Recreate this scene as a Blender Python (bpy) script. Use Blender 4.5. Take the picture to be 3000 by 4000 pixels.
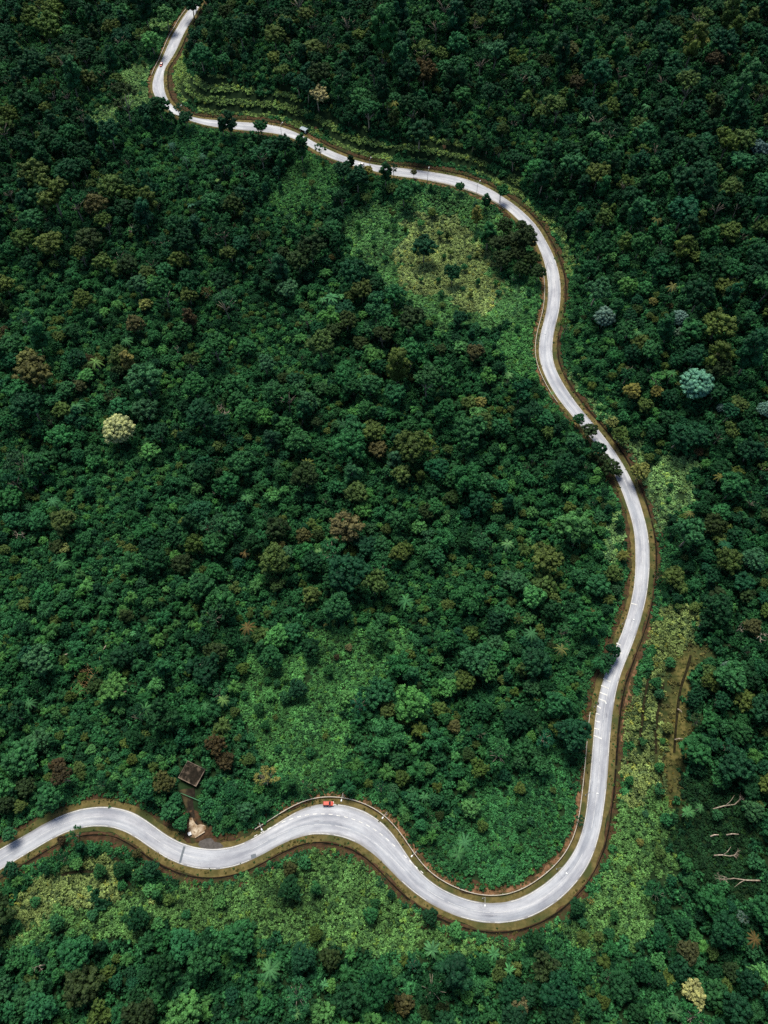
import bpy, math, random
import numpy as np

# ------------------------------------------------------------------ camera, sky, sun, exposure
S = bpy.context.scene
for o in list(bpy.data.objects):
    bpy.data.objects.remove(o)
R = math.radians
CAM_H, PITCH, FPX = 322.0, 59.6, 2900.0
cam_data = bpy.data.cameras.new('camera')
cam_data.sensor_fit = 'HORIZONTAL'
cam_data.sensor_width = 36.0
cam_data.lens = 36.0 * FPX / 3000.0
cam_data.clip_start, cam_data.clip_end = 1.0, 6000.0
cam = bpy.data.objects.new('camera', cam_data)
S.collection.objects.link(cam)
cam.location = (0, 0, CAM_H)
cam.rotation_euler = (R(90 - PITCH), 0, 0)
S.camera = cam

SUN_ELEV, SUN_AZ = 62.0, -14.0          # azimuth from +Y (far side), positive to the right
world = bpy.data.worlds.new('World')
S.world = world
world.use_nodes = True
wn = world.node_tree
bg = wn.nodes['Background']
sky = wn.nodes.new('ShaderNodeTexSky')
sky.sky_type = 'NISHITA'
sky.sun_disc = False
sky.sun_elevation = R(SUN_ELEV)
sky.sun_rotation = R(SUN_AZ)
sky.air_density = 1.0
sky.dust_density = 2.0
wn.links.new(sky.outputs[0], bg.inputs[0])
bg.inputs[1].default_value = 0.08
sun_data = bpy.data.lights.new('sun', 'SUN')
sun_data.energy = 3.1
sun_data.angle = R(24.0)
sun_data.color = (1.0, 0.93, 0.80)
sun = bpy.data.objects.new('sun', sun_data)
S.collection.objects.link(sun)
sun.rotation_euler = (R(90 - SUN_ELEV), 0, R(180 - SUN_AZ))
S.view_settings.view_transform = 'Standard'
S.view_settings.look = 'None'
S.view_settings.exposure = 0.75
S.view_settings.gamma = 1.0
S.cycles.max_bounces = 5
S.cycles.diffuse_bounces = 2
S.cycles.glossy_bounces = 2
S.cycles.transmission_bounces = 3
S.cycles.use_denoising = False

rnd = random.Random(7)
rng = np.random.default_rng(11)
COL = S.collection

# ------------------------------------------------------------------ small helpers
def link(o):
    COL.objects.link(o)
    return o

def mesh_np(name, verts, faces, mats, uvs=None, var=None, smooth=False, mat_idx=None):
    me = bpy.data.meshes.new(name)
    me.from_pydata([tuple(map(float, v)) for v in verts], [], [tuple(map(int, f)) for f in faces])
    for m in mats:
        me.materials.append(m)
    if uvs is not None:
        uv = me.uv_layers.new(name='uv')
        li = np.empty(len(me.loops), dtype=np.int32)
        me.loops.foreach_get('vertex_index', li)
        uv.data.foreach_set('uv', np.asarray(uvs, dtype=np.float32)[li].ravel())
    if var is not None:
        a = me.attributes.new('var', 'FLOAT', 'POINT')
        a.data.foreach_set('value', np.asarray(var, dtype=np.float32))
    if mat_idx is not None:
        me.polygons.foreach_set('material_index', np.asarray(mat_idx, dtype=np.int32))
    if smooth:
        me.polygons.foreach_set('use_smooth', np.ones(len(me.polygons), dtype=bool))
    me.update()
    return me

def obj(name, me, parent=None, loc=None, rotz=0.0):
    o = bpy.data.objects.new(name, me)
    if parent is not None:
        o.parent = parent
    if loc is not None:
        o.location = loc
    if rotz:
        o.rotation_euler = (0, 0, rotz)
    return link(o)

def tag(o, label=None, cat=None, group=None, kind=None):
    if label: o['label'] = label
    if cat: o['category'] = cat
    if group: o['group'] = group
    if kind: o['kind'] = kind
    return o

def empty(name, loc, rotz=0.0, label=None, cat=None, group=None):
    o = bpy.data.objects.new(name, None)
    o.empty_display_size = 1.0
    o.location = loc
    o.rotation_euler = (0, 0, rotz)
    link(o)
    return tag(o, label, cat, group)

class MB:
    """collects shapes into one mesh"""
    def __init__(self):
        self.v, self.f = [], []
    def add(self, vs, fs):
        b = len(self.v)
        self.v += [tuple(p) for p in vs]
        self.f += [tuple(i + b for i in f) for f in fs]
    def box(self, c, s, rz=0.0, taper=1.0):
        ca, sa = math.cos(rz), math.sin(rz)
        vs = []
        for z, k in ((-.5, 1.0), (.5, taper)):
            for x, y in ((-.5, -.5), (.5, -.5), (.5, .5), (-.5, .5)):
                X, Y = x * s[0] * k, y * s[1] * k
                vs.append((c[0] + X * ca - Y * sa, c[1] + X * sa + Y * ca, c[2] + z * s[2]))
        self.add(vs, [(3, 2, 1, 0), (4, 5, 6, 7), (0, 1, 5, 4), (1, 2, 6, 5), (2, 3, 7, 6), (3, 0, 4, 7)])
    def tube(self, pts, rads, n=6, cap=True):
        pts = [np.array(p, float) for p in pts]
        rings = []
        for i, p in enumerate(pts):
            d = pts[min(i + 1, len(pts) - 1)] - pts[max(i - 1, 0)]
            d = d / (np.linalg.norm(d) + 1e-9)
            a = np.cross(d, (0.3, 0.2, 1) if abs(d[2]) < .9 else (1, 0, 0))
            a /= np.linalg.norm(a) + 1e-9
            b = np.cross(d, a)
            rings.append([p + rads[i] * (math.cos(t) * a + math.sin(t) * b) for t in np.linspace(0, 2 * math.pi, n, endpoint=False)])
        vs = [q for r in rings for q in r]
        fs = []
        for i in range(len(pts) - 1):
            for k in range(n):
                fs.append((i * n + k, i * n + (k + 1) % n, (i + 1) * n + (k + 1) % n, (i + 1) * n + k))
        if cap:
            fs.append(tuple(range(n))[::-1])
            fs.append(tuple((len(pts) - 1) * n + k for k in range(n)))
        self.add(vs, fs)
    def mesh(self, name, mat, smooth=False):
        return mesh_np(name, self.v, self.f, [mat] if mat else [], smooth=smooth)
    def build(self, name, mat, parent=None, loc=None, rotz=0.0, smooth=False):
        return obj(name, self.mesh(name, mat, smooth), parent, loc, rotz)

def hash2(ix, iy, seed):
    n = (ix.astype(np.int64) * 374761393 + iy.astype(np.int64) * 668265263 + seed * 1442695041) & 0x7fffffff
    n = ((n ^ (n >> 13)) * 1274126177) & 0x7fffffff
    return ((n ^ (n >> 16)) & 0xffff) / 65535.0

def vnoise(x, y, scale, seed=1):
    x = np.asarray(x, float) / scale; y = np.asarray(y, float) / scale
    ix, iy = np.floor(x), np.floor(y)
    fx, fy = x - ix, y - iy
    fx = fx * fx * (3 - 2 * fx); fy = fy * fy * (3 - 2 * fy)
    a = hash2(ix, iy, seed); b = hash2(ix + 1, iy, seed); c = hash2(ix, iy + 1, seed); d = hash2(ix + 1, iy + 1, seed)
    return (a * (1 - fx) + b * fx) * (1 - fy) + (c * (1 - fx) + d * fx) * fy      # 0..1

# ------------------------------------------------------------------ materials
def new_mat(name, col=(.5, .5, .5), rough=.6, spec=.3, metal=0.0):
    m = bpy.data.materials.new(name)
    m.use_nodes = True
    p = m.node_tree.nodes['Principled BSDF']
    p.inputs['Base Color'].default_value = (*col, 1)
    p.inputs['Roughness'].default_value = rough
    p.inputs['Specular IOR Level'].default_value = spec
    p.inputs['Metallic'].default_value = metal
    return m

def noise_mat(name, c0, c1, scale, rough=.9, spec=.15, c2=None, scale2=None, detail=5.0, bump=0.0, coord='Object'):
    """two or three colours mixed by noise in world-fixed coordinates"""
    m = new_mat(name, c0, rough, spec)
    nt = m.node_tree; N, L = nt.nodes, nt.links
    p = N['Principled BSDF']
    tc = N.new('ShaderNodeTexCoord')
    nz = N.new('ShaderNodeTexNoise'); nz.inputs['Scale'].default_value = scale; nz.inputs['Detail'].default_value = detail
    nz.inputs['Roughness'].default_value = .65
    L.new(tc.outputs[coord], nz.inputs['Vector'])
    rp = N.new('ShaderNodeValToRGB')
    rp.color_ramp.elements[0].position, rp.color_ramp.elements[1].position = .36, .64
    rp.color_ramp.elements[0].color = (*c0, 1); rp.color_ramp.elements[1].color = (*c1, 1)
    L.new(nz.outputs['Fac'], rp.inputs[0])
    out = rp.outputs[0]
    if c2 is not None:
        n2 = N.new('ShaderNodeTexNoise'); n2.inputs['Scale'].default_value = scale2; n2.inputs['Detail'].default_value = 4
        L.new(tc.outputs[coord], n2.inputs['Vector'])
        r2 = N.new('ShaderNodeValToRGB')
        r2.color_ramp.elements[0].position, r2.color_ramp.elements[1].position = .48, .62
        L.new(n2.outputs['Fac'], r2.inputs[0])
        mx = N.new('ShaderNodeMix'); mx.data_type = 'RGBA'
        L.new(r2.outputs[0], mx.inputs[0]); L.new(out, mx.inputs[6]); mx.inputs[7].default_value = (*c2, 1)
        out = mx.outputs[2]
    L.new(out, p.inputs['Base Color'])
    if bump:
        b = N.new('ShaderNodeBump'); b.inputs['Strength'].default_value = bump; b.inputs['Distance'].default_value = .15
        L.new(nz.outputs['Fac'], b.inputs['Height']); L.new(b.outputs[0], p.inputs['Normal'])
    return m

def foliage_mat():
    m = new_mat('foliage', (.03, .08, .03), .62, .10)
    nt = m.node_tree; N, L = nt.nodes, nt.links
    p = N['Principled BSDF']
    t = N.new('ShaderNodeAttribute'); t.attribute_type = 'INSTANCER'; t.attribute_name = 'tint'
    v = N.new('ShaderNodeAttribute'); v.attribute_type = 'GEOMETRY'; v.attribute_name = 'var'
    sc = N.new('ShaderNodeMapRange'); sc.inputs[3].default_value = .42; sc.inputs[4].default_value = 1.62
    L.new(v.outputs['Fac'], sc.inputs[0])
    mu = N.new('ShaderNodeVectorMath'); mu.operation = 'SCALE'
    L.new(t.outputs['Vector'], mu.inputs[0]); L.new(sc.outputs[0], mu.inputs['Scale'])
    # warmer fresh leaves where var is high
    hs = N.new('ShaderNodeMix'); hs.data_type = 'RGBA'; hs.blend_type = 'MULTIPLY'
    hs.inputs[7].default_value = (1.18, 1.06, .84, 1)
    L.new(v.outputs['Fac'], hs.inputs[0]); L.new(mu.outputs[0], hs.inputs[6])
    L.new(hs.outputs[2], p.inputs['Base Color'])
    tr = N.new('ShaderNodeBsdfTranslucent')
    L.new(hs.outputs[2], tr.inputs['Color'])
    mix = N.new('ShaderNodeMixShader'); mix.inputs[0].default_value = .22
    L.new(p.outputs[0], mix.inputs[1]); L.new(tr.outputs[0], mix.inputs[2])
    L.new(mix.outputs[0], N['Material Output'].inputs['Surface'])
    return m

M_LEAF = foliage_mat()
M_BARK = noise_mat('bark', (.20, .17, .13), (.34, .30, .24), 1.4, .9)
M_DEAD = noise_mat('dead_wood', (.30, .24, .18), (.50, .42, .34), 1.2, .85)
M_PALE = noise_mat('bleached_wood', (.17, .135, .10), (.40, .34, .27), 1.2, .85)
M_VERGE = noise_mat('verge_grass', (.070, .060, .020), (.145, .115, .044), .45, .95, .1, (.050, .060, .020), .09, bump=.3)
M_SOIL = noise_mat('bank_soil', (.030, .018, .010), (.080, .046, .025), .5, .95, .1, (.032, .036, .014), .16, bump=.4)
M_RED_SOIL = noise_mat('orange_soil', (.085, .046, .024), (.22, .125, .066), .6, .95, .1, (.045, .036, .016), .25, bump=.4)
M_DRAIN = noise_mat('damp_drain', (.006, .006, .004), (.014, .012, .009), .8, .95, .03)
M_DITCH = noise_mat('ditch_earth', (.009, .009, .005), (.030, .026, .014), 1.1, .95, .03)
M_WHITE = noise_mat('road_paint', (.46, .46, .44), (.74, .74, .70), .9, .6, .3)
M_FADED = noise_mat('faded_paint', (.40, .41, .42), (.56, .57, .58), .6, .7, .3)
M_METAL = noise_mat('galvanised_rail', (.30, .27, .21), (.46, .42, .34), .7, .5, .4)
M_POLE = new_mat('lamp_metal', (.36, .37, .36), .45, .5)
M_LAMP = new_mat('lamp_glass', (.80, .82, .80), .25, .5)
M_CONC = noise_mat('pale_concrete', (.20, .135, .075), (.60, .52, .40), .7, .85, .2, (.14, .085, .04), .35)
M_PATH = noise_mat('dark_path', (.010, .008, .006), (.026, .021, .015), .6, .95, .1, (.06, .05, .025), .2)
M_APRON = noise_mat('old_asphalt', (.055, .050, .045), (.10, .092, .085), .7, .9, .2)
M_ROOF = noise_mat('weathered_roof', (.008, .007, .005), (.022, .018, .013), .6, .9, .08, (.075, .058, .042), .45)
M_RIM = noise_mat('parapet_stone', (.03, .025, .02), (.22, .17, .13), .45, .85, .2)
M_WALL = noise_mat('hut_wall', (.12, .11, .09), (.20, .18, .15), .6, .85)
M_GLASS = new_mat('car_glass', (.012, .02, .026), .1, .5)
M_TYRE = new_mat('tyre_rubber', (.012, .012, .012), .85, .2)
M_CHROME = new_mat('bright_metal', (.55, .55, .55), .3, .5, .8)
M_LIGHT = new_mat('light_lens', (.85, .82, .72), .15, .5)
M_TAIL = new_mat('tail_lens', (.35, .015, .012), .25, .5)
M_RED = new_mat('red_paint', (.48, .058, .032), .4, .4)
M_CARW = new_mat('white_paint', (.78, .78, .76), .35, .5)
M_BLUE = noise_mat('blue_grey_sheet', (.16, .22, .27), (.38, .46, .50), .9, .5, .4)

def road_mat():
    m = new_mat('worn_asphalt', (.4, .42, .45), .62, .42)
    nt = m.node_tree; N, L = nt.nodes, nt.links
    p = N['Principled BSDF']
    uv = N.new('ShaderNodeUVMap'); uv.uv_map = 'uv'
    def mapped(sx, sy, scale, detail, rough=.6):
        mp = N.new('ShaderNodeMapping'); mp.inputs['Scale'].default_value = (sx, sy, 1)
        L.new(uv.outputs[0], mp.inputs[0])
        nz = N.new('ShaderNodeTexNoise'); nz.inputs['Scale'].default_value = scale
        nz.inputs['Detail'].default_value = detail; nz.inputs['Roughness'].default_value = rough
        L.new(mp.outputs[0], nz.inputs['Vector'])
        return nz.outputs['Fac']
    def ramp(f, a, b, c0, c1):
        r = N.new('ShaderNodeValToRGB')
        r.color_ramp.elements[0].position, r.color_ramp.elements[1].position = a, b
        r.color_ramp.elements[0].color = (*c0, 1); r.color_ramp.elements[1].color = (*c1, 1)
        L.new(f, r.inputs[0]); return r.outputs[0]
    def mul(a, b, fac=1.0):
        x = N.new('ShaderNodeMix'); x.data_type = 'RGBA'; x.blend_type = 'MULTIPLY'; x.inputs[0].default_value = fac
        L.new(a, x.inputs[6]); L.new(b, x.inputs[7]); return x.outputs[2]
    base = ramp(mapped(1, .045, .55, 5), .35, .68, (.27, .295, .335), (.49, .505, .53))       # lane-long streaks
    patch = ramp(mapped(1, .35, .16, 5), .34, .60, (.60, .60, .64), (1, 1, 1))                  # big worn patches
    stain = ramp(mapped(1, .16, .5, 6, .7), .29, .38, (.38, .38, .42), (1, 1, 1))               # dark oil stains
    fine = ramp(mapped(1, .5, 1.3, 3), .3, .7, (.93, .93, .93), (1.04, 1.04, 1.04))
    col = mul(mul(mul(base, patch), stain), fine)
    rim = N.new('ShaderNodeAttribute'); rim.attribute_type = 'GEOMETRY'; rim.attribute_name = 'rim'
    rn = N.new('ShaderNodeMath'); rn.operation = 'MULTIPLY'; L.new(rim.outputs['Fac'], rn.inputs[0]); L.new(mapped(1, .3, .7, 5), rn.inputs[1])
    rd = N.new('ShaderNodeMix'); rd.data_type = 'RGBA'; rd.inputs[7].default_value = (.13, .115, .09, 1)
    L.new(rn.outputs[0], rd.inputs[0]); L.new(col, rd.inputs[6])
    L.new(rd.outputs[2], p.inputs['Base Color'])
    return m
M_ROAD = road_mat()

# ------------------------------------------------------------------ photograph pixels -> points on the land
cp, sp = math.cos(R(PITCH)), math.sin(R(PITCH))
CAMV = np.array([0, 0, CAM_H])
FWD = np.array([0, cp, -sp]); UPV = np.array([0, sp, cp])
def ray(px, py):
    px = np.asarray(px, float); py = np.asarray(py, float)
    d = FWD[None, :] + ((px - 1500) / FPX)[:, None] * np.array([1., 0, 0])[None, :] - ((py - 2000) / FPX)[:, None] * UPV[None, :]
    return d
def flat(px, py, z=0.0):
    d = ray(np.atleast_1d(px), np.atleast_1d(py))
    t = (z - CAM_H) / d[:, 2]
    return (CAMV[None, :] + d * t[:, None])
def project(P):
    P = np.atleast_2d(P) - CAMV[None, :]
    dep = P @ FWD
    return 1500 + FPX * P[:, 0] / dep, 2000 - FPX * (P @ UPV) / dep, dep

# road edges traced from the photograph (edge A = valley side, edge B = hill side), from the far end to the near left end
EA = [(905,-260),(835,-130),(790,-40),(746,27),(711,72),(693,108),(672,139),(654,181),(639,217),(624,253),(609,277),(600,307),(594,338),(597,362),(612,386),(639,416),(668,438),(700,456),(755,474),(784,485),(844,497),(904,503),(976,512),
(1036,516),(1090,524),(1139,537),(1193,563),(1229,585),(1271,609),(1313,627),(1362,642),(1404,653),(1452,666),(1500,678),(1542,687),(1603,694),(1663,702),(1723,713),(1759,720),(1814,738),(1868,755),(1916,778),(1965,805),(2000,836),(2036,870),(2066,902),(2090,935),(2108,975),
(2118,1000),(2130,1036),(2137,1078),(2142,1121),(2140,1169),(2136,1211),(2127,1247),(2115,1289),(2107,1332),(2104,1374),(2108,1410),(2121,1446),(2139,1488),(2163,1530),(2187,1567),(2223,1609),(2253,1645),(2283,1681),(2313,1717),(2344,1756),(2374,1802),(2395,1844),(2413,1880),(2428,1916),(2443,1955),(2457,2000),
(2469,2030),(2476,2066),(2480,2109),(2482,2151),(2482,2193),(2481,2235),(2479,2277),(2473,2313),(2464,2356),(2455,2392),(2443,2434),(2431,2470),(2415,2505),(2400,2540),(2375,2600),(2357,2650),(2343,2705),(2330,2765),(2322,2830),(2318,2876),(2313,2940),(2309,3000),
(2303,3036),(2300,3078),(2295,3121),(2291,3163),(2286,3199),(2278,3235),(2268,3271),(2253,3307),(2235,3341),(2214,3371),(2187,3401),(2157,3428),(2124,3455),(2090,3479),(2057,3497),(2027,3511),(2000,3521),
(1958,3529),(1916,3529),(1874,3526),(1832,3517),(1790,3503),(1747,3484),(1711,3464),(1675,3440),(1645,3416),(1621,3386),(1597,3350),(1573,3313),(1546,3271),(1518,3235),(1488,3205),(1452,3181),(1416,3163),(1374,3151),(1332,3142),(1289,3137),(1247,3139),(1211,3145),(1181,3157),(1145,3178),(1108,3202),(1072,3223),(1036,3246),(1000,3270),
(958,3293),(916,3307),(874,3315),(832,3317),(784,3313),(747,3306),(711,3295),(675,3278),(639,3256),(603,3229),(567,3199),(530,3177),(494,3162),(452,3154),(410,3151),(368,3152),(325,3157),(283,3168),(241,3184),(199,3204),(157,3229),(115,3253),(72,3277),(36,3298),(0,3316),(-120,3382),(-300,3480),(-500,3590)]
EB = [(935,-260),(865,-130),(810,-40),(763,57),(738,96),(714,139),(699,175),(681,210),(666,235),(645,262),(639,289),(639,326),(645,362),(654,386),(669,410),(693,431),(717,446),(753,459),(814,467),(874,472),(940,477),(1000,480),
(1036,485),(1078,491),(1120,503),(1157,518),(1181,530),(1211,545),(1241,563),(1277,582),(1313,597),(1350,612),(1386,625),(1422,636),(1458,642),(1506,650),(1554,655),(1603,660),(1663,669),(1723,678),(1784,690),(1832,702),(1868,717),(1904,732),(1934,749),(1965,771),(2000,793),(2024,811),(2054,838),(2084,868),(2108,898),(2130,940),(2148,970),
(2163,1000),(2175,1036),(2186,1078),(2190,1121),(2190,1163),(2184,1211),(2175,1253),(2163,1295),(2158,1338),(2157,1374),(2160,1410),(2172,1446),(2193,1488),(2220,1530),(2247,1570),(2277,1609),(2307,1642),(2338,1678),(2368,1717),(2398,1759),(2422,1796),(2446,1835),(2464,1868),(2479,1904),(2494,1946),(2509,2000),
(2521,2036),(2530,2078),(2535,2115),(2538,2157),(2538,2199),(2535,2241),(2532,2283),(2526,2325),(2518,2362),(2509,2398),(2497,2440),(2485,2476),(2470,2518),(2455,2555),(2443,2585),(2428,2621),(2416,2657),(2407,2699),(2399,2741),(2393,2784),(2388,2826),(2384,2868),(2380,2916),(2377,2958),(2375,3000),
(2371,3042),(2368,3084),(2363,3127),(2357,3169),(2350,3211),(2342,3253),(2332,3295),(2318,3338),(2301,3374),(2280,3410),(2259,3440),(2235,3467),(2208,3494),(2178,3520),(2145,3542),(2112,3565),(2075,3582),(2036,3594),(2000,3602),
(1958,3606),(1910,3606),(1862,3600),(1814,3588),(1772,3573),(1729,3555),(1687,3533),(1651,3512),(1615,3485),(1579,3452),(1542,3416),(1512,3386),(1482,3356),(1452,3329),(1416,3304),(1380,3283),(1338,3270),(1295,3262),(1253,3258),(1211,3259),(1169,3268),(1133,3280),(1096,3298),(1060,3316),(1030,3332),(1000,3350),
(958,3372),(916,3386),(874,3394),(832,3398),(790,3396),(747,3389),(711,3379),(675,3365),(639,3347),(603,3322),(567,3295),(530,3271),(494,3250),(458,3235),(422,3228),(386,3226),(350,3229),(313,3234),(271,3244),(235,3259),(193,3283),(151,3307),(108,3332),(60,3362),(30,3380),(0,3398),(-120,3470),(-300,3570),(-500,3680)]

def resample(P, step):
    P = np.asarray(P, float)
    s = np.r_[0, np.cumsum(np.linalg.norm(np.diff(P, axis=0), axis=1))]
    t = np.arange(0, s[-1], step)
    return np.c_[np.interp(t, s, P[:, 0]), np.interp(t, s, P[:, 1])]
def smooth(P, n, k=1):
    P = np.asarray(P, float)
    for _ in range(k):
        pad = np.r_[np.repeat(P[:1], n, 0), P, np.repeat(P[-1:], n, 0)]
        c = np.cumsum(np.r_[np.zeros((1,) + P.shape[1:]), pad], axis=0)
        P = (c[2 * n + 1:] - c[:-2 * n - 1]) / (2 * n + 1)
    return P
wa = flat(*np.array(EA, float).T)[:, :2]; wb = flat(*np.array(EB, float).T)[:, :2]
ra = smooth(resample(wa, 1.0), 3, 2); rb = smooth(resample(wb, 1.0), 3, 2)
near = np.array([np.argmin(((rb - q) ** 2).sum(1)) for q in ra])
mid = (ra + rb[near]) / 2
mid = smooth(resample(smooth(mid, 4, 2), 1.5), 3, 2)
def dist_poly(Q, P):
    out = np.empty(len(Q))
    for i in range(0, len(Q), 4000):
        q = Q[i:i + 4000]
        out[i:i + 4000] = np.sqrt(((q[:, None, :] - P[None, :, :]) ** 2).sum(2)).min(1)
    return out
RC = mid
RW_A = smooth(dist_poly(RC, ra)[:, None], 4, 2)[:, 0]
RW_B = smooth(dist_poly(RC, rb)[:, None], 4, 2)[:, 0]
RT = np.gradient(RC, axis=0); RT /= np.linalg.norm(RT, axis=1)[:, None]
RN = np.c_[-RT[:, 1], RT[:, 0]]                      # left of travel; travel is towards the camera, so +N is image right = side B
if ((rb[near[len(near)//2]] - ra[len(ra)//2]) @ RN[np.argmin(((RC - ra[len(ra)//2])**2).sum(1))]) < 0:
    RN = -RN
RS = np.r_[0, np.cumsum(np.linalg.norm(np.diff(RC, axis=0), axis=1))]
NR = len(RC)

# ------------------------------------------------------------------ the land: flat along the road, rising on the hill side, falling on the valley side
GX0, GX1, GY0, GY1, GD = -720.0, 720.0, -300.0, 1320.0, 2.0
gx = np.arange(GX0, GX1 + .1, GD); gy = np.arange(GY0, GY1 + .1, GD)
GXX, GYY = np.meshgrid(gx, gy)
Q = np.c_[GXX.ravel(), GYY.ravel()]
ext0 = RC[0] - RT[:40].mean(0) * np.arange(900, 0, -4.0)[:, None]
ext1 = RC[-1] + RT[-40:].mean(0) * np.arange(4, 900, 4.0)[:, None]
line = np.r_[ext0, RC[::2], ext1]
lw = np.r_[np.full(len(ext0), 4.0), ((RW_A + RW_B) / 2)[::2], np.full(len(ext1), 4.0)]
ln = np.r_[np.repeat(RN[:1], len(ext0), 0), RN[::2], np.repeat(RN[-1:], len(ext1), 0)]
idx = np.empty(len(Q), dtype=int); dmin = np.empty(len(Q))
for i in range(0, len(Q), 6000):
    q = Q[i:i + 6000]
    d2 = ((q ** 2).sum(1)[:, None] + (line ** 2).sum(1)[None, :] - 2 * q @ line.T)
    k = d2.argmin(1)
    idx[i:i + 6000] = k; dmin[i:i + 6000] = np.sqrt(np.maximum(d2[np.arange(len(q)), k], 0))
side = np.sign(((Q - line[idx]) * ln[idx]).sum(1))
edge = dmin - lw[idx]                                  # metres outside the road's edge
EDGE = edge.reshape(GXX.shape); SIDE = side.reshape(GXX.shape)
dd = np.maximum(0, EDGE - 9.0)
h = np.where(SIDE > 0, 36 * (1 - np.exp(-dd / 110)), -24 * (1 - np.exp(-dd / 80)))
def blur(A, n, k):
    for _ in range(k):
        A = smooth(A, n); A = smooth(A.T, n).T
    return A
h = blur(h, 2, 3)
h += (1 - np.exp(-dd / 35)) * 9 * (vnoise(GXX, GYY, 70, 3) - .5) + (1 - np.exp(-dd / 20)) * 2.4 * (vnoise(GXX, GYY, 22, 4) - .5)
m_ = np.clip(dd / 10, 0, 1); h *= m_ * m_ * (3 - 2 * m_)
# stepped terraces cut into the hillside above the upper road
def road_at(px, py):
    p = flat(px, py)[0, :2]; return int(((RC - p) ** 2).sum(1).argmin())
ta, tb = road_at(642, 320), road_at(2060, 850)
li = (idx.reshape(GXX.shape) - len(ext0)) * 2
wt = np.clip((li - ta) / 14, 0, 1) * np.clip((tb - li) / 30, 0, 1) * (SIDE > 0)
TERR = [12.0, 19.5, 27.5]
wob = 2.4 * (vnoise(GXX, GYY, 26, 91) - .5)
step = sum(np.clip((EDGE + wob - q) / 2.0, 0, 1) for q in TERR) * 2.6 - np.clip((EDGE - 9) / 40, 0, 1) * 3.0
fade = np.clip((75 - EDGE) / 40, 0, 1)
h = h + wt * fade * step
FACE = wt * sum(((EDGE + wob > q - .8) & (EDGE + wob < q + 2.2)).astype(float) for q in TERR)
HGT = h
def bil(A, x, y):
    fx = np.clip((np.asarray(x, float) - GX0) / GD, 0, A.shape[1] - 1.001); fy = np.clip((np.asarray(y, float) - GY0) / GD, 0, A.shape[0] - 1.001)
    ix, iy = fx.astype(int), fy.astype(int); fx -= ix; fy -= iy
    return (A[iy, ix] * (1 - fx) + A[iy, ix + 1] * fx) * (1 - fy) + (A[iy + 1, ix] * (1 - fx) + A[iy + 1, ix + 1] * fx) * fy
def land(x, y): return bil(HGT, x, y)
def edge_at(x, y): return bil(EDGE, x, y)
def hit(px, py, hc=0.0):
    """where the ray of a photograph pixel meets the land raised by hc"""
    px = np.atleast_1d(np.asarray(px, float)); py = np.atleast_1d(np.asarray(py, float))
    hc = np.broadcast_to(np.asarray(hc, float), px.shape)
    d = ray(px, py)
    zs = np.linspace(75, -45, 161)
    t0 = (zs[0] - CAM_H) / d[:, 2]; best = (zs[-1] - CAM_H) / d[:, 2]; done = np.zeros(len(px), bool); prev = t0.copy()
    lo, hi = t0.copy(), best.copy()
    for z in zs:
        t = (z - CAM_H) / d[:, 2]
        P = CAMV + d * t[:, None]
        below = P[:, 2] <= land(P[:, 0], P[:, 1]) + hc
        new = below & ~done
        lo[new] = prev[new]; hi[new] = t[new]; done |= below
        prev = t
    for _ in range(12):
        mdl = (lo + hi) / 2
        P = CAMV + d * mdl[:, None]
        below = P[:, 2] <= land(P[:, 0], P[:, 1]) + hc
        hi = np.where(below, mdl, hi); lo = np.where(below, lo, mdl)
    return CAMV + d * hi[:, None]
def road_index(px, py):
    p = flat(px, py)[0, :2]
    return int(((RC - p) ** 2).sum(1).argmin())

def in_poly(px, py, poly):
    px = np.asarray(px, float); py = np.asarray(py, float)
    c = np.zeros(px.shape, bool); n = len(poly)
    for i in range(n):
        x1, y1 = poly[i]; x2, y2 = poly[(i + 1) % n]
        if y1 == y2: continue
        k = ((y1 > py) != (y2 > py)) & (px < (x2 - x1) * (py - y1) / (y2 - y1) + x1)
        c ^= k
    return c

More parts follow.
